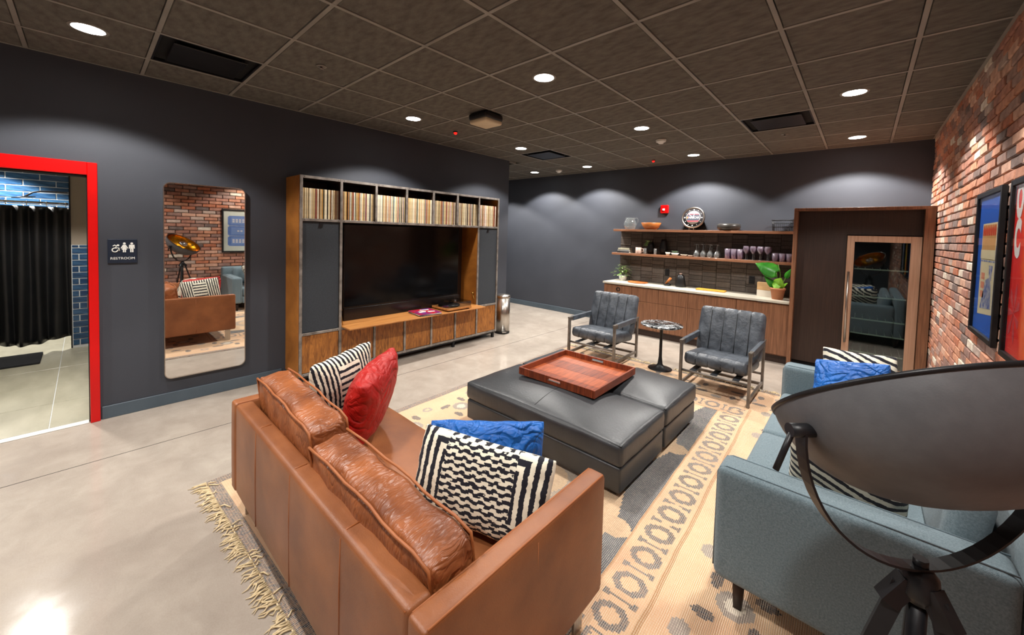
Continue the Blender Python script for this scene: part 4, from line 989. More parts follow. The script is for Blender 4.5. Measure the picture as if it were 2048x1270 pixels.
def stemglass(x, y, label, group, up=True):
    prof = [(0, 0.0), (0.034, 0.0), (0.034, 0.003), (0.005, 0.008), (0.0045, 0.085), (0.012, 0.095), (0.034, 0.13), (0.04, 0.165), (0.034, 0.2), (0.032, 0.2), (0.037, 0.165), (0.031, 0.132), (0, 0.1)]
    if not up: prof = [(r, 0.2-z) for r, z in prof]
    t = thing('wine_glass', label, 'glass', (x, y, ZL), 0, group)
    mk('bowl', B().lathe(prof[5:], n=24), smoke_glass if up else glass_m, t, local=True); mk('stem', B().lathe(prof[3:6]+[(0, prof[5][1])], n=12), glass_m, t, local=True); mk('foot', B().lathe(prof[:4]+[(0, prof[3][1])], n=24), glass_m, t, local=True)
for k in range(4):
    for r in range(2): stemglass(-1.94+k*0.098, 6.45+r*0.1, 'upside-down wine glass beside the violet tumblers on the lower shelf', 'upside-down wine glasses', False)
for k in range(3):
    for r in range(2): tumbler(-1.50+k*0.082, 6.45+r*0.1, ZL, 0.038, 0.15, smoke_glass, 'tall violet tumbler between upside-down and upright wine glasses', 'tall violet tumblers')
for k in range(4):
    for r in range(2): stemglass(-1.26+k*0.088, 6.45+r*0.1, 'upright wine glass between tall and short violet tumblers', 'upright wine glasses', True)
for k in range(3):
    for r in range(2): tumbler(-0.905+k*0.082, 6.45+r*0.1, ZL, 0.038, 0.115, smoke_glass, 'short violet tumbler at the fridge end of the lower shelf', 'short violet tumblers')

# things on the counter
ZK = CT+0.0005
t = thing('variegated_plant', 'trailing variegated plant in a small white pot on the counter end', 'plant', (-3.19, 6.52, ZK))
mk('pot', B().lathe([(0, 0), (0.06, 0), (0.075, 0.09), (0.07, 0.09), (0.055, 0.01), (0, 0.01)], n=24), white_plastic, t, local=True)
mk('soil', B().lathe([(0, 0.074), (0.066, 0.074), (0.066, 0.08), (0, 0.08)], n=20), leg_wood, t, local=True)
rg = random.Random(5)
for k in range(95):
    a = rg.uniform(0, 2*PI); el = rg.uniform(-0.35, 1.3); R_ = rg.uniform(0.09, 0.17)
    c = Vector((R_*math.cos(a)*math.cos(el)*1.15-0.03, R_*math.sin(a)*math.cos(el)*0.8, 0.12+R_*math.sin(el)*1.05))
    if c.z < 0.03: c.z = 0.03+rg.uniform(0, 0.03)
    d = Vector((math.cos(a), math.sin(a)*0.8, rg.uniform(-0.6, 0.5))).normalized(); s = d.cross(Vector((0, 0, 1))).normalized(); L = rg.uniform(0.022, 0.036); u = s.cross(d)
    mk('leaf', B().prism([c-d*L, c-d*L*0.2+s*L*0.5, c+d*L*0.5+s*L*0.38, c+d*L, c+d*L*0.5-s*L*0.38, c-d*L*0.2-s*L*0.5], u*0.0012), leaf_v if k % 4 else stem_m, t, local=True)
b = B()
for k in range(9):
    a = k*0.7; b.tube([(0, 0, 0.078), (0.04*math.cos(a), 0.03*math.sin(a), 0.15), (0.1*math.cos(a), 0.08*math.sin(a), 0.17)], 0.0025, 5)
mk('stems', b, stem_m, t, local=True)
o = mk('round_board', B().lathe([(0, 0), (0.165, 0), (0.17, 0.008), (0.165, 0.016), (0, 0.016)], n=40), bowl_wood, label='round wooden board flat on the counter beside the variegated plant', cat='cutting board', local=True); o.location = (-2.86, 6.42, ZK)
t = thing('rectangular_board', 'yellow wooden paddle board flat on the counter', 'cutting board', (-1.69, 6.40, ZK), 0.02)
mk('board', B().box(-0.2, 0.2, -0.075, 0.075, 0, 0.02, 0.006, 2), pm('yellow_maple', (222, 166, 62), r=0.4, c2=(200, 142, 48), ns=4, st=(1, 12, 1)), t, local=True)
t = thing('black_jar', 'black bottle jar with pale stopper on the counter', 'jar', (-2.16, 6.46, ZK))
mk('body', B().lathe([(0, 0), (0.075, 0), (0.08, 0.02), (0.062, 0.13), (0.05, 0.185), (0.03, 0.2), (0, 0.2)], n=28), black_plastic, t, local=True)
mk('stopper', B().lathe([(0, 0.2005), (0.02, 0.2005), (0.024, 0.222), (0, 0.225)], n=16), ceramic_pk, t, local=True)
t = thing('wooden_scoop', 'small wooden scoop resting in a black dish beside the black jar', 'scoop', (-2.37, 6.45, ZK))
mk('dish', B().lathe([(0, 0), (0.05, 0), (0.06, 0.03), (0.055, 0.03), (0.045, 0.006), (0, 0.006)], n=20), black_plastic, t, local=True)
mk('handle', B().tube([(-0.03, 0, 0.02), (0.06, -0.02, 0.13)], [0.014, 0.022], 10), bowl_wood, t, local=True)
t = thing('wood_block_planter', 'pale two-tone wooden block behind the terracotta pot', 'wood block', (-0.985, 6.42, ZK))
mk('upper_half', B().box(-0.105, 0.105, -0.03, 0.03, 0.0905, 0.20, 0.003, 1), pm('pale_birch', (216, 178, 130), r=0.5, c2=(196, 154, 104), ns=3, st=(1, 1, 12)), t, local=True)
mk('lower_half', B().box(-0.105, 0.105, -0.03, 0.03, 0, 0.09, 0.003, 1), pm('whitewash', (222, 214, 200), r=0.5, c2=(212, 204, 190), ns=5), t, local=True)
t = thing('leafy_plant', 'bright green large-leaved plant in a terracotta pot on the counter', 'plant', (-0.83, 6.28, ZK))
mk('pot', B().lathe([(0, 0), (0.062, 0), (0.085, 0.13), (0.092, 0.13), (0.092, 0.155), (0.084, 0.155), (0.078, 0.13), (0.055, 0.01), (0, 0.01)], n=28), terracotta, t, local=True)
mk('soil', B().lathe([(0, 0.13), (0.077, 0.13), (0.077, 0.136), (0, 0.136)], n=20), leg_wood, t, local=True)
def big_leaf(base, tip, nrm, wd, mat, ripple=0.0):
    base, tip = Vector(base), Vector(tip); d = tip-base; L = d.length; d.normalize(); n_ = Vector(nrm); n_ = (n_-d*n_.dot(d)).normalized(); s = d.cross(n_)
    b = B(); rows = []
    for i in range(15):
        u = i/14; hw = wd*(math.sin(PI*min(1, (u*0.93+0.07))**0.75))*(1-0.15*u)+0.002; row = []
        for j in range(9):
            v = -1+j/4
            p = base+d*L*(u-0.10*(1-u)*abs(v)**1.5)+s*hw*v+n_*(-0.22*hw*abs(v)+0.05*L*math.sin(PI*u)+ripple*math.sin(u*34)*abs(v))
            row.append(b.bm.verts.new(p))
        rows.append(row)
    for A, C in zip(rows, rows[1:]):
        for j in range(8):
            f = b.bm.faces.new((A[j], A[j+1], C[j+1], C[j])); f.smooth = True
    o = mk('leaf', b, mat, t, local=True); m_ = o.modifiers.new('thick', 'SOLIDIFY'); m_.thickness = 0.0012
for base, tip, nrm, wd, mt, rp in (((-0.02, -0.03, 0.36), (-0.27, -0.03, 0.47), (0.25, -0.9, 0.35), 0.11, leaf_g, 0.008), ((-0.03, 0.0, 0.16), (-0.16, -0.02, 0.30), (0.3, -0.8, 0.4), 0.05, leaf_g, 0.004), ((0.0, -0.04, 0.18), (0.05, -0.12, 0.30), (0, -0.9, 0.35), 0.075, leaf_l, 0.002), ((0.03, -0.02, 0.16), (0.11, -0.05, 0.235), (0.1, -0.6, 0.8), 0.035, leaf_l, 0.0), ((0.08, 0.0, 0.30), (0.135, -0.02, 0.42), (-0.2, -0.9, 0.2), 0.035, leaf_g, 0.0), ((0.0, -0.05, 0.22), (-0.02, -0.09, 0.135), (0, -1, 0.2), 0.055, leaf_l, 0.0)):
    big_leaf(base, tip, nrm, wd, mt, rp)
b = B()
for P in ([(0, 0, 0.136), (-0.01, -0.01, 0.25), (-0.02, -0.03, 0.36)], [(0.01, 0, 0.136), (0.02, 0, 0.34), (-0.01, 0, 0.47)], [(0.02, 0, 0.136), (0.05, 0, 0.22), (0.08, 0, 0.30)], [(0, -0.02, 0.136), (0, -0.04, 0.18)], [(0.02, -0.01, 0.136), (0.03, -0.02, 0.16)], [(-0.02, 0, 0.136), (-0.03, 0, 0.16)], [(0, -0.02, 0.136), (0, -0.05, 0.22)]): b.tube(P, 0.005, 6)
mk('stems', b, stem_m, t, local=True)

# ------------------------------------------------------------ rug
RO, RA = Vector((-2.985, 0.487, 0)), math.radians(2.3)
RW, RL = 3.05, 4.29
def rug_mat():
    ma, nt, bs = node_mat('woven_rug', 0.95, 0.2, 0.1)
    tc = nt.nodes.new('ShaderNodeTexCoord'); sp = nt.nodes.new('ShaderNodeSeparateXYZ'); nt.links.new(tc.outputs['Object'], sp.inputs[0])
    obj_v = tc.outputs['Object']
    wob = noise(nt, obj_v, 3.0, 2)
    u = E(nt, sp.outputs[0]) + (wob-0.5)*0.02; v = E(nt, sp.outputs[1])
    # distance from the long edges / short edges
    eu = u.min(u*-1+RW); ev = v.min(v*-1+RL)
    e = eu.min(ev)
    # weave: quantised cells so motifs look knotted
    q = 0.011
    uq = (u/q).floor()*q; vq = (v/q).floor()*q
    euq = uq.min(uq*-1+RW); evq = vq.min(vq*-1+RL); eq = euq.min(evq)
    side = euq.lt(evq)                       # 1 along the long sides
    run = vq*side + uq*(side*-1+1)           # coordinate along the border
    tan_, tan2 = lin((214, 178, 140)), lin((200, 150, 116))
    navy, grey, pale = lin((54, 58, 70)), lin((120, 122, 124)), lin((206, 200, 186))
    fade = noise(nt, obj_v, 2.2, 5, 0.6).step(0.35, 0.68); spk = noise(nt, obj_v, 90, 2).step(0.35, 0.65)
    base = mixc(nt, fade*0.8, tan_, tan2)
    # stripe of rings and bars, e 0.64..0.87
    per = 0.20
    a = (run.mod(per)-per/2)/0.066; c = (eq-0.755)/0.078
    rr = (a*a+c*c).sqrt()
    ring = rr.lt(1.0)*rr.gt(0.56)
    a2 = ((run+per/2).mod(per)-per/2).abs(); c2 = (eq-0.755).abs()
    barm = (a2-c2*c2*3.2-0.0035).lt(0.0)*c2.lt(0.078)
    inst = eq.gt(0.655)*eq.lt(0.862)
    m1 = (ring.max(barm))*inst
    line = (eq-0.648).abs().lt(0.0075).max((eq-0.868).abs().lt(0.006))
    # flower sprays in the outer border
    pf = 0.52
    def blob(cu, ce, ru, re, ph=0.0):
        x = ((run+ph).mod(pf)-pf/2-cu)/ru; y = (eq-ce)/re
        return (x*x+y*y)
    f1 = blob(0, 0.36, 0.075, 0.075).lt(1.0)*blob(0, 0.36, 0.04, 0.04).gt(1.0)
    f2 = blob(-0.11, 0.27, 0.06, 0.028).lt(1.0).max(blob(0.11, 0.45, 0.06, 0.028).lt(1.0)).max(blob(0.1, 0.25, 0.028, 0.05).lt(1.0)).max(blob(-0.12, 0.46, 0.028, 0.05).lt(1.0))
    f3 = blob(0, 0.20, 0.045, 0.04, pf/2).lt(1.0)*blob(0, 0.20, 0.022, 0.02, pf/2).gt(1.0)
    f4 = blob(0, 0.52, 0.05, 0.04, pf/2).lt(1.0)
    f5 = blob(0, 0.36, 0.04, 0.04).lt(1.0)
    brd = eq.gt(0.075)*eq.lt(0.62)
    # field medallions
    fu = (uq-RW/2).abs(); pm_ = 1.06
    fv = ((vq+0.2).mod(pm_)-pm_/2).abs()
    med = (fu-(fv*-1.0+0.52).step(0.0, 0.5)*0.14-0.42).lt(0.0).max(((fu-0.555)*(fu-0.555)*3.0+fv*fv*4.0).sqrt().lt(0.16))
    stepm = (((vq*8.0).sin())*0.03+fu).lt(0.44)
    med = med.max(stepm*fv.lt(0.36))
    fld = eq.gt(0.874)
    fieldc = mixc(nt, med*(spk*0.15+0.85), mixc(nt, fade*0.55, navy, grey), mixc(nt, fade, tan_, lin((190, 158, 124))))
    flow = ((fu*fu+(fv-0.1)*(fv-0.1)).sqrt()-0.2).abs().lt(0.035)
    fieldc = mixc(nt, flow*0.6, fieldc, grey)
    k = mixc(nt, (f2.max(m1))*(spk*0.3+0.7), base, navy)
    k = mixc(nt, (f1.max(f4)*brd)*0.75, k, grey)
    k2 = mixc(nt, f2*brd*(spk*0.3+0.7), base, navy)
    k2 = mixc(nt, (f1.max(f4).max(f3))*brd*0.75, k2, grey)
    k2 = mixc(nt, f5*brd*0.8, k2, pale)
    k2 = mixc(nt, m1*(spk*0.3+0.68), k2, mixc(nt, fade*0.7, navy, grey))
    k2 = mixc(nt, line*0.7, k2, lin((160, 116, 74)))
    k2 = mixc(nt, fld, k2, fieldc)
    k2 = mixc(nt, eq.lt(0.06)*(spk*0.5+0.5), k2, lin((52, 62, 78)))
    # fine pale weft lines
    weft = (u/0.0085).fract().lt(0.32)*(spk*0.35+0.18) + (v/0.012).fract().lt(0.25)*0.16
    k2 = mixc(nt, weft, k2, lin((224, 210, 188)))
    nt.links.new(k2, bs.inputs['Base Color'])
    bn = nt.nodes.new('ShaderNodeBump'); bn.inputs['Strength'].default_value = 0.5; bn.inputs['Distance'].default_value = 0.004
    h = (u*(2*PI/0.0075)).sin()*0.5+spk*0.5
    nt.links.new(h.k, bn.inputs['Height']); nt.links.new(bn.outputs[0], bs.inputs['Normal'])
    return ma
rug = thing('area_rug', 'large faded oriental rug in tan and navy under the seating group', 'rug', RO, RA)
pile = mk('woven_field', B().box(0, RW, 0, RL, 0.0, 0.007, 0.002, 1), rug_mat(), rug, local=True)
fringe_m = pm('cream_fringe', (226, 206, 168), r=0.9, c2=(204, 182, 142), ns=40)
# where furniture feet press the fringe flat: (x, y), clearance
FEET = [((-1.787, 4.742), 0.15), ((-1.385, 4.94), 0.05), ((-0.75, 4.94), 0.05), ((-2.49, 0.615), 0.05), ((-0.79, 0.615), 0.05)]
for yy, s in ((0.0, -1), (RL, 1)):
    b = B(); rg = random.Random(11+s); x = 0.01
    while x < RW-0.01:
        L = rg.uniform(0.035, 0.085); dx = rg.uniform(-0.035, 0.035); wv = rg.uniform(-0.02, 0.02)
        p = [(x, yy-s*0.005, 0.006), (x+dx*0.4, yy+s*L*0.4, 0.006+rg.uniform(0, 0.008)), (x+dx+wv, yy+s*L*0.75, 0.005), (x+dx, yy+s*L, 0.003)]
        if rg.random() < 0.14: p = [(a, yy+(c-yy)*-0.7 if i else c, z+0.006) for i, (a, c, z) in enumerate(p)]
        wp_ = [wmat(rug) @ Vector(q_) for q_ in p]
        if all((q_.xy-Vector(f_)).length > d_ for q_ in wp_ for f_, d_ in FEET): b.tube(p, [0.004, 0.0038, 0.003, 0.0012], 5)
        x += rg.uniform(0.006, 0.014)
    b.tube([(0.0, yy, 0.0038), (RW*0.3, yy+0.002, 0.0038), (RW*0.6, yy-0.002, 0.0038), (RW, yy, 0.0038)], 0.0034, 6)
    mk('fringe', b, fringe_m, rug, local=True, kind='stuff')

# ------------------------------------------------------------ brown leather sofa
SX0, SX1, SY0, SY1 = -2.55, -0.732, 0.535, 1.41
ST, SBZ = 0.655, 0.165
sofa = thing('leather_sofa', 'cognac brown leather sofa with two loose back cushions', 'sofa', ((SX0+SX1)/2, (SY0+SY1)/2, 0.0072))
def slab(x0, x1, y0, y1, z0, z1, r=0.016, n=8): return B().rbox(x1-x0, y1-y0, z1-z0, r, 0.0, 0.004, n, Matrix.Translation(((x0+x1)/2, (y0+y1)/2, (z0+z1)/2)))
mk('back_frame', slab(SX0+0.078, SX1-0.078, SY0, SY0+0.085, SBZ, ST, 0.02), leather_br, sofa)
bk = sofa.children[-1]
for k in (1, 2, 3):
    x = SX0+(SX1-SX0)*k/4
    mk('back_seam', B().tube([(x, SY0-0.001, SBZ+0.015), (x, SY0-0.0032, ST-0.20), (x, SY0+0.0005, ST-0.02), (x, SY0+0.02, ST+0.0005), (x, SY0+0.065, ST+0.0005)], 0.0028, 6), leather_seam, bk)
mk('back_welt', B().tube([(SX0+0.09, SY0+0.006, ST-0.012), (SX1-0.09, SY0+0.006, ST-0.012)], 0.004, 6), leather_seam, bk)
for x0, x1 in ((SX0, SX0+0.076), (SX1-0.076, SX1)):
    ar = mk('arm', slab(x0, x1, SY0-0.002, SY1, SBZ, ST, 0.014), leather_br, sofa)
    for x in (x0+0.006, x1-0.006): mk('arm_welt', B().tube([(x, SY0+0.012, ST-0.004), (x, SY1-0.012, ST-0.004), (x, SY1-0.004, ST-0.02), (x, SY1-0.003, SBZ+0.02)], 0.0038, 6), leather_seam, ar)
    xm = x1+0.0005 if x1 > -1 else x0-0.0005
    mk('arm_seam', B().tube([(xm, (SY0+SY1)/2, SBZ+0.02), (xm, (SY0+SY1)/2, ST-0.03)], 0.0025, 6), leather_seam, ar)
mk('seat_frame', slab(SX0+0.078, SX1-0.078, SY0+0.087, SY1-0.004, SBZ, 0.27, 0.01, 5), leather_br, sofa)
mk('seat_cushion', B().rbox(SX1-SX0-0.164, SY1-SY0-0.09, 0.13, 0.035, 0.010, 0.004, 14, Matrix.Translation(((SX0+SX1)/2, (SY0+SY1)/2+0.045, 0.337)), wr=0.0012), leather_br, sofa)
for x in (SX0+0.06, SX1-0.06):
    for y in (SY0+0.08, SY1-0.08): mk('leg', B().box(x-0.006, x+0.006, y-0.03, y+0.03, 0.0075, SBZ, 0.001, 1), steel, sofa)
ROT = lambda ax, d: Matrix.Rotation(math.radians(d), 4, ax)
for k, (x0, x1, zc, tl, h_, yc_) in enumerate(((-2.455, -1.655, 0.602, 7, 0.37, 0.722), (-1.625, -0.825, 0.560, 8, 0.35, 0.705))):
    mt = Matrix.Translation(((x0+x1)/2, yc_, zc)) @ ROT('Z', (-1.5, 1.0)[k]) @ ROT('Y', (1.0, 2.5)[k]) @ ROT('X', tl)
    w_, d_ = x1-x0, 0.16
    cu = mk('back_cushion', B().rbox(w_, d_, h_, 0.028, 0.022, 0.02, 14, mt, wr=0.005, seed=31+k), leather_brc, sofa)
    for s in (-1, 1):
        b = B(); P = []
        n = 10
        for (ax, az, bx, bz) in ((-1, -1, 1, -1), (1, -1, 1, 1), (1, 1, -1, 1), (-1, 1, -1, -1)):
            for i in range(n):
                f = i/n; a, c = ax+(bx-ax)*f, az+(bz-az)*f
                P.append(mt @ Vector((a*(w_/2-0.006)+0.004*math.sin(7*a+3*c+k), s*(d_/2-0.002)+0.004*math.sin(9*a), c*(h_/2-0.004)+(0.016*(1-a*a)*c if abs(c) > 0.99 else 0)+0.004*math.sin(8*a+2))))
        mk('welt', b.tube(P+[P[0]], 0.0055, 6, caps=False), leather_seam, cu)

# ------------------------------------------------------------ grey sofa by the brick wall
GX0, GX1, GY0, GY1 = -0.425, 0.52, 1.82, 3.84
GS = thing('fabric_sofa', 'blue-grey fabric sofa standing along the brick wall', 'sofa', ((GX0+GX1)/2, (GY0+GY1)/2, 0.0072))
AT = 0.645; AW = 0.165
def gslab(x0, x1, y0, y1, z0, z1, r=0.03, n=6, puff=0.0): return B().rbox(x1-x0, y1-y0, z1-z0, r, puff, 0.003, n, Matrix.Translation(((x0+x1)/2, (y0+y1)/2, (z0+z1)/2)))
for y0, y1 in ((GY0, GY0+AW), (GY1-AW, GY1)):
    ar = mk('arm', gslab(GX0, GX1-0.122, y0, y1, 0.155, AT, 0.035), fabric_gr, GS)
    for y in (y0+0.028, y1-0.028):
        mk('welt', B().tube([(GX1-0.13, y, AT-0.0005), (GX0+0.036, y, AT-0.0005), (GX0+0.012, y, AT-0.011), (GX0+0.001, y, AT-0.036), (GX0-0.001, y, 0.19)], 0.0035, 6), welt_gr, ar)
mk('back', gslab(GX1-0.12, GX1, GY0+0.001, GY1-0.001, 0.155, 0.79, 0.04), fabric_gr, GS)
mk('base', gslab(GX0+0.02, GX1-0.122, GY0+AW+0.001, GY1-AW-0.001, 0.155, 0.285, 0.015), fabric_gr, GS)
ym = (GY0+GY1)/2
for y0, y1 in ((GY0+AW+0.003, ym-0.002), (ym+0.002, GY1-AW-0.003)):
    c = mk('seat_cushion', gslab(GX0+0.005, GX1-0.125, y0, y1, 0.287, 0.44, 0.035, 8, 0.018), fabric_gr, GS)
    mt = Matrix.Translation((GX1-0.215, (y0+y1)/2, 0.625)) @ ROT('Y', 8)
    mk('back_cushion', B().rbox(0.105, y1-y0-0.006, 0.32, 0.045, 0.010, 0.006, 8, mt), fabric_gr, GS)
for x in (GX0+0.09, GX1-0.09):
    for y in (GY0+0.09, GY1-0.09): mk('leg', B().tube([(x, y, 0.008), (x, y, 0.154)], [0.022, 0.032], 4), leg_wood, GS)

# ------------------------------------------------------------ scatter cushions
def pillow_mesh(w_, h_, th, seed=0, N=36, ear=0.02):
    rg = random.Random(seed); ph = [rg.uniform(0, 6) for _ in range(6)]
    bm = bmesh.new(); uvl = bm.loops.layers.uv.new('UVMap'); grids = []
    for s in (-1, 1):
        g = []
        for i in range(N+1):
            row = []
            for j in range(N+1):
                u = -math.cos(PI*i/N)*0.5+(-1+2*i/N)*0.5; v = -math.cos(PI*j/N)*0.5+(-1+2*j/N)*0.5
                k = max(0.0, (1-u*u)*(1-v*v))
                t = th/2*k**0.42
                cn = 1-0.055*(u*v)**4; x = w_/2*u*(1-0.07*(1-v*v)*u*u)*cn; y = h_/2*v*(1-0.07*(1-u*u)*v*v)*cn
                cr = 0.006*math.sin(13*u+ph[0]+4*v)*math.sin(11*v+ph[1])*(1-k)*(1 if k > 0 else 0)
                z = s*t+cr+0.012*math.sin(2.2*u+ph[2])*math.sin(1.9*v+ph[3])
                row.append((bm.verts.new((x, y, z)) if s < 0 or k > 1e-9 else None, (u*0.5+0.5, v*0.5+0.5)))
            g.append(row)
        grids.append(g)
    for i in range(N+1):
        for j in range(N+1):
            if grids[1][i][j][0] is None: grids[1][i][j] = grids[0][i][j]
    for gi, g in enumerate(grids):
        for i in range(N):
            for j in range(N):
                q = [g[i][j], g[i+1][j], g[i+1][j+1], g[i][j+1]]
                if gi == 0: q = q[::-1]
                f = bm.faces.new([a[0] for a in q]); f.smooth = True
                for lp, a in zip(f.loops, q): lp[uvl].uv = a[1]
    return bm
def pillow(name, label, mat, c, xdir, lean, w_=0.52, h_=0.52, th=0.16, roll=0.0, seed=0, group=None, rest=None):
    """xdir: horizontal direction of its width; lean: degrees the top tips away from the side it faces"""
    xd = Vector((xdir[0], xdir[1], 0)).normalized(); zd = Vector((0, 0, 1)); nrm = xd.cross(zd)      # outward face
    m = basis(c, xd, zd) @ Matrix.Rotation(math.radians(-lean), 4, 'X') @ Matrix.Rotation(math.radians(roll), 4, 'Z')
    bm = pillow_mesh(w_, h_, th, seed)
    if rest is not None:                     # keep its top, let it stand on the seat
        for _ in range(6):
            zs = [(m @ v.co).z for v in bm.verts]; lo_, hi_ = min(zs), max(zs); bm.free()
            h_ *= (hi_-rest)/(hi_-lo_); m = Matrix.Translation((0, 0, (rest-lo_)/2)) @ m
            bm = pillow_mesh(w_, h_, th, seed)
        zs = [(m @ v.co).z for v in bm.verts]; m = Matrix.Translation((0, 0, rest-min(zs))) @ m
    me = bpy.data.meshes.new(name); bm.to_mesh(me); bm.free(); me.materials.append(mat)
    o = bpy.data.objects.new(name, me); COL.objects.link(o); o.matrix_world = m
    return setp(o, label, 'cushion', group)
def ikat(name, style):
    ma, nt, bs = node_mat(name, 0.9, 0.2, 0.1)
    uv = nt.nodes.new('ShaderNodeTexCoord'); sp = nt.nodes.new('ShaderNodeSeparateXYZ'); nt.links.new(uv.outputs['UV'], sp.inputs[0])
    nz = (noise(nt, uv.outputs['UV'], 22, 3)-0.5)
    u = (E(nt, sp.outputs[0])-0.5)*2 + nz*0.05; v = (E(nt, sp.outputs[1])-0.5)*2 + nz*0.05
    au, av = u.abs(), v.abs()
    if style == 0:      # framed sides with a chequered middle
        tier = ((v*40.0)+((u*38.0+nz*6.0).sin()).step(-0.5, 0.5)*2.2).sin()
        cheq = tier.gt(0.05)
        d = (au-0.55)*1.0
        nest = ((au.max(v*-0.9+0.05).max(v*0.55+0.2))*46.0).sin().gt(0.1)
        sidem = au.gt(0.5)*(v*-1).lt(0.45)
        m = cheq*(sidem*-1+1)+nest*sidem
    elif style == 1:    # nested chevron squares
        m = ((au.max(v*0.8+0.45)*40.0)+(u*2.0)).sin().gt(0.0)
    elif style == 2:    # nested stripes one way, ladder rungs other way
        lad = ((v*36.0)+u*1.2).sin().gt(-0.25); st = ((u*52.0)+v*5.0).sin().gt(0.0)
        inm = au.lt(0.33)*av.lt(0.8)
        m = lad*inm+st*(inm*-1+1)
    else:               # slanted stripes
        m = ((u*12.0)+(v*26.0)+(u*3.0).sin()*2.0).sin().gt(-0.1)
    nt.links.new(mixc(nt, m, lin((32, 32, 40)), lin((226, 220, 200))), bs.inputs['Base Color'])
    return ma
ik0, ik1, ik2, ik3 = ikat('ikat_chequer', 0), ikat('ikat_chevron', 1), ikat('ikat_ladder', 2), ikat('ikat_slant', 3)
pillow('patterned_cushion', 'black and cream chequered cushion against the near arm of the brown sofa', ik0, (-1.112, 1.075, 0.572), (0.92, 0.38), 15, 0.62, 0.39, 0.17, -3, 1, rest=0.4185)
pillow('blue_cushion', 'blue satin cushion behind the chequered cushion on the brown sofa', blue_cloth, (-1.245, 1.24, 0.58), (0.70, 0.71), 4, 0.55, 0.35, 0.15, 0, 2, rest=0.4185)
pillow('red_cushion', 'red satin cushion on the brown leather sofa', red_cloth, (-2.07, 1.10, 0.63), (-0.70, 0.72), -16, 0.52, 0.48, 0.22, 8, 3, rest=0.4185)
pillow('striped_cushion', 'black and cream striped cushion beside the red cushion', ik2, (-2.35, 1.065, 0.635), (-0.22, 0.97), -8, 0.44, 0.48, 0.17, 8, 4, rest=0.4185)
pillow('patterned_cushion', 'black and cream cushion behind the blue cushion on the grey sofa', ik3, (0.022, 3.45, 0.69), (0.97, 0.12), 30, 0.40, 0.44, 0.15, 0, 5, rest=0.4665)
pillow('blue_cushion', 'blue satin cushion at the far end of the grey sofa', blue_cloth, (-0.02, 3.20, 0.66), (0.88, -0.35), 28, 0.40, 0.47, 0.15, 12, 6, rest=0.4665)
pillow('striped_cushion', 'black and cream striped cushion behind the tripod lamp on the grey sofa', ik3, (-0.01, 2.185, 0.62), (0.98, 0.05), -28, 0.42, 0.46, 0.14, 0, 7, rest=0.4665)

# ------------------------------------------------------------ tripod lamp
LC = Vector((0.099, 1.205, 1.285)); az, ti, LR = 2.322, 0.616, 0.267
ln = Vector((math.cos(az)*math.sin(ti), math.sin(az)*math.sin(ti), math.cos(ti)))
pa = Vector((math.sin(az), -math.cos(az), 0))            # horizontal pivot axis
pb = ln.cross(pa)
lm = Matrix.Identity(3)
for i in range(3): lm[i][0], lm[i][1], lm[i][2] = pa[i], pb[i], ln[i]
lamp = thing('tripod_lamp', 'large black studio bowl lamp with gold interior on a tripod', 'floor lamp', (LC.x, LC.y, 0.0072))
def bowl_prof(r, dep, n=14): return [(r*math.sin(PI/2*k/n)**0.9, -dep*math.cos(PI/2*k/n)) for k in range(n+1)]
sh = mk('bowl_shade', B().lathe(bowl_prof(LR, 0.20), c=LC, n=72, mat=lm), lamp_black, lamp)
mk('gold_lining', B().lathe([(r, z+0.004) for r, z in bowl_prof(LR-0.004, 0.196)], c=LC, n=72, mat=lm), gold_m, sh, label='gold leaf inner surface')
mk('rim', B().lathe([(LR-0.006, -0.004), (LR+0.003, -0.004), (LR+0.004, 0.004), (LR-0.006, 0.004), (LR-0.006, -0.004)], c=LC, n=72, mat=lm), lamp_arm, sh)
mk('bulb_reflector', B().lathe([(0.0, -0.11), (0.04, -0.105), (0.065, -0.075), (0.07, -0.045), (0.06, -0.012), (0.035, 0.006), (0.0, 0.012)], c=LC, n=32, mat=lm), chrome, lamp, label='mirrored bulb cap')
mk('socket', B().lathe([(0.0, -0.185), (0.025, -0.185), (0.022, -0.108), (0, -0.108)], c=LC, n=20, mat=lm), lamp_arm, lamp)
# yoke hanging from the two pivots
YR = LR+0.004; PV = LC-ln*0.055-Vector((0, 0, 0.012))
b = B(); pts = []
for k in range(33):
    q = PI+PI*k/32; pts.append(PV + pa*YR*math.cos(q) + Vector((0, 0, 1))*0.288*math.sin(q))
rings = []
side = pa.cross(Vector((0, 0, 1)))
for i, p in enumerate(pts):
    tg = (pts[min(i+1, 32)]-pts[max(i-1, 0)]).normalized(); no = tg.cross(side)
    rings.append([b.bm.verts.new(p+side*sx_*0.014+no*sz_*0.0025) for sx_, sz_ in ((-1, -1), (1, -1), (1, 1), (-1, 1))])
for A, C in zip(rings, rings[1:]):
    for k in range(4): b.bm.faces.new((A[k], A[(k+1) % 4], C[(k+1) % 4], C[k]))
b.bm.faces.new(rings[0][::-1]); b.bm.faces.new(rings[-1])
yk = mk('yoke', b, lamp_arm, lamp)
for s in (-1, 1):
    c0 = PV+pa*s*(YR-0.03); c1 = PV+pa*s*(YR+0.026)
    kn = mk('pivot_knob', B().tube([c0, c1], 0.014, 16), lamp_arm, yk)
    mk('locking_lever', B().tube([c1-pa*s*0.008, c1-pa*s*0.008+Vector((0, 0, -0.085))+pa*s*0.032], 0.006, 10), lamp_arm, kn)
hub = PV+Vector((0, 0, -0.303))
mk('hub', B().lathe([(0, 0.012), (0.02, 0.012), (0.03, 0.0), (0.034, -0.04), (0.022, -0.06), (0, -0.06)], c=hub, n=20), lamp_arm, lamp)
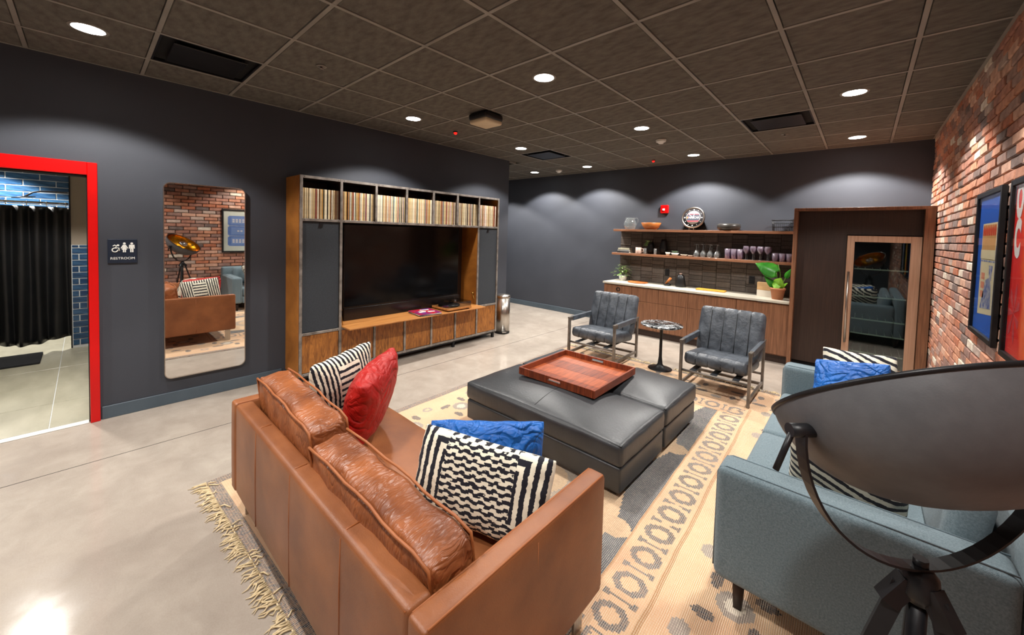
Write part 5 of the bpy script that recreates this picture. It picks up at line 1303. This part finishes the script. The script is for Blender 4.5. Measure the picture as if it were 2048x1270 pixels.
mk('hub_bolt', B().tube([hub+Vector((0, 0, 0.012)), hub+Vector((0, 0, 0.032))], 0.013, 8), lamp_arm, lamp)
for k in range(3):
    a = math.radians((205, 325, 85)[k]); d = Vector((math.cos(a), math.sin(a), 0))
    top_ = hub+d*0.03+Vector((0, 0, -0.03)); bot = Vector((LC.x, LC.y, 0.0072))+d*0.27
    lg = mk('tripod_leg', B().bar(top_, bot+Vector((0, 0, 0.012)), 0.02, 0.03), lamp_arm, lamp)
    mk('hinge_block', B().bar(hub+d*0.018+Vector((0, 0, -0.02)), hub+d*0.055+Vector((0, 0, -0.075)), 0.03, 0.034), lamp_arm, lg)
    mk('rubber_foot', B().lathe([(0, 0), (0.016, 0), (0.014, 0.02), (0, 0.02)], c=bot, n=12), black_plastic, lg)
mk('centre_column', B().tube([hub+Vector((0, 0, -0.06)), hub+Vector((0, 0, -0.34))], 0.016, 14), lamp_arm, lamp)

# ------------------------------------------------------------ framed art on the brick wall
FXF, FXB = 0.535, XB-BX-0.006
def frame(y0, y1, z0, z1, label, fw=0.03):
    t = thing('framed_poster', label, 'framed picture', ((FXF+FXB)/2, (y0+y1)/2, z0))
    mk('frame', B().box(FXF, FXB, y0, y0+fw, z0, z1, 0.002, 1).box(FXF, FXB, y1-fw, y1, z0, z1, 0.002, 1).box(FXF, FXB, y0+fw, y1-fw, z0, z0+fw, 0.002, 1).box(FXF, FXB, y0+fw, y1-fw, z1-fw, z1, 0.002, 1), black_plastic, t)
    mk('glazing', B().box(FXF+0.006, FXF+0.008, y0+fw, y1-fw, z0+fw, z1-fw), glaze_m, t)
    return t
glaze_m = thin_glass('picture_glazing', (250, 250, 250), 0.03, 0.3)
XA = FXF+0.016
def art(t, y0, y1, z0, z1, mat, name, lev=0, label=None):
    return mk(name, B().box(XA-0.0007*lev, XA+(0.004 if lev == 0 else 0.0), y0, y1, z0, z1), mat, t, label=label)
def artpoly(t, pts, mat, name, lev): return mk(name, B().prism([(XA-0.0007*lev, y, z) for y, z in pts], (0.0005, 0, 0)), mat, t)
flatm = lambda n, c, c2=None, ns=5: pm(n, c, r=0.6, c2=c2 or tuple(int(v*0.95) for v in c), ns=ns)
# blue poster with an open box of matches
y0, y1, z0, z1 = 3.305, 3.925, 1.07, 1.955; f = 0.03
t = frame(y0, y1, z0, z1, 'black framed blue poster of a matchbox with red matches')
art(t, y0+f, y1-f, z0+f, z1-f, flatm('poster_blue', (22, 92, 196)), 'print')
by0, by1 = y0+0.13, y1-0.14
cream = flatm('poster_cream', (226, 214, 176)); redp = flatm('poster_match_red', (206, 66, 36)); tanp = flatm('poster_match_stick', (206, 156, 96)); blp = flatm('poster_ink_blue', (52, 84, 160), (190, 190, 190), 26); pinkp = flatm('poster_pink', (224, 146, 116))
artpoly(t, [(by0, 1.23), (by1, 1.20), (by1, 1.76), (by0, 1.76)], cream, 'matchbox_print', 1)
art(t, by0+0.015, by1-0.015, 1.60, 1.75, tanp, 'match_sticks_print', 2)
for k in range(7):
    yy = by0+0.035+k*(by1-by0-0.07)/6
    artpoly(t, [(yy-0.016, 1.685), (yy+0.016, 1.685), (yy+0.02, 1.72), (yy, 1.752), (yy-0.02, 1.72)], redp, 'match_head_print', 3)
art(t, by0, by1, 1.545, 1.60, cream, 'matchbox_edge_print', 4); art(t, by0+0.01, by1-0.01, 1.528, 1.538, blp, 'matchbox_line_print', 2)
artpoly(t, [(by0+0.04, 1.51), (by0+0.13, 1.51), (by0+0.11, 1.44), (by0+0.06, 1.42)], blp, 'figure_print', 2)
artpoly(t, [(by0+0.03, 1.26), (by1-0.05, 1.24), (by1-0.16, 1.42), (by0+0.1, 1.44), (by0+0.06, 1.4)], blp, 'figure_print', 2)
for k in range(3): art(t, by1-0.13, by1-0.045, 1.46-0.055*k-0.04, 1.46-0.055*k, pinkp, 'caption_print', 2)
# red rainbow poster
y0, y1 = 2.52, 3.14
t = frame(y0, y1, z0, z1, 'black framed red and rainbow poster with white letters')
def rainbow():
    ma, nt, bs = node_mat('poster_rainbow', 0.6, 0.3)
    tc = nt.nodes.new('ShaderNodeTexCoord'); sp = nt.nodes.new('ShaderNodeSeparateXYZ'); nt.links.new(tc.outputs['Object'], sp.inputs[0])
    n = noise(nt, tc.outputs['Object'], 5, 4)
    s = (E(nt, sp.outputs[1])*-1.7 + E(nt, sp.outputs[2])*0.3 + n*0.6 - 0.22).step(0.0, 1.9)
    r = nt.nodes.new('ShaderNodeValToRGB'); nt.links.new(s.k, r.inputs[0]); cr = r.color_ramp
    stops = [(0.0, (214, 30, 36)), (0.22, (226, 40, 34)), (0.36, (244, 110, 30)), (0.48, (250, 196, 44)), (0.6, (80, 176, 110)), (0.75, (40, 96, 180)), (1.0, (90, 40, 120))]
    while len(cr.elements) < len(stops): cr.elements.new(0.5)
    for e_, (p, c) in zip(cr.elements, stops): e_.position = p; e_.color = lin(c)
    nt.links.new(r.outputs[0], bs.inputs['Base Color']); return ma
o = mk('print', B().box(XA, XA+0.004, y0+f, y1-f, z0+f, z1-f), rainbow(), t, org=(XA, y1-f, z0+f))
wp = flatm('poster_letter_white', (232, 226, 222))
for zc, s in ((1.845, 'O'), (1.655, 'C')):
    text_mesh('lettering', s, 0.24, wp, t, basis((XA-0.0012, y1-f-0.075, zc), (0, -1, 0), (0, 0, 1)), 0.0004, sx=0.56, bold=0.014)
redd = flatm('poster_flower_red', (206, 70, 76))
for k in range(7):
    a = 2*PI*k/7; cy, cz = y1-f-0.1, 1.30
    artpoly(t, [(cy, cz), (cy+0.09*math.cos(a-0.2), cz+0.11*math.sin(a-0.2)), (cy+0.12*math.cos(a), cz+0.15*math.sin(a)) if abs(0.12*math.cos(a)) < 0.095 else (cy+0.095*math.cos(a), cz+0.13*math.sin(a)), (cy+0.09*math.cos(a+0.2), cz+0.11*math.sin(a+0.2))], redd, 'petal_print', 1)
# three tickets poster, seen in the wall mirror
y0, y1 = 1.85, 2.47
t = frame(y0, y1, z0, z1, 'black framed print of three blue tickets, seen in the mirror')
art(t, y0+f, y1-f, z0+f, z1-f, paper_w, 'mat')
tk = flatm('ticket_blue', (92, 122, 182), (110, 138, 194), 12); tk2 = flatm('ticket_light', (128, 154, 204))
for k in range(3):
    a, c = z1-f-0.10-(k+1)*0.208, z1-f-0.10-k*0.208-0.006; r = 0.022; n = 5
    P = []
    for (cy, cz, s0) in ((y0+f+0.07, a, 0), (y1-f-0.07, a, 1), (y1-f-0.07, c, 2), (y0+f+0.07, c, 3)):
        st = (PI/2, PI, 1.5*PI, 2*PI)[s0]
        for i in range(n+1):
            q = st-PI/2*i/n; P.append((cy+r*math.cos(q), cz+r*math.sin(q)))
    artpoly(t, P, tk, 'ticket_print', 1)
    art(t, y0+f+0.13, y1-f-0.13, a+0.03, c-0.03, tk2, 'ticket_panel_print', 2)
    for q in range(2 if k != 1 else 1):
        zz_ = (a+c)/2+(0.02 if k != 1 else 0)-0.04*q
        for i in range(5 if k != 1 else 2): art(t, (y0+y1)/2-0.13+i*0.056+(0.08 if k == 1 else 0), (y0+y1)/2-0.13+i*0.056+0.036+(0.08 if k == 1 else 0), zz_-0.014, zz_+0.014, wp, 'ticket_lettering_print', 3)
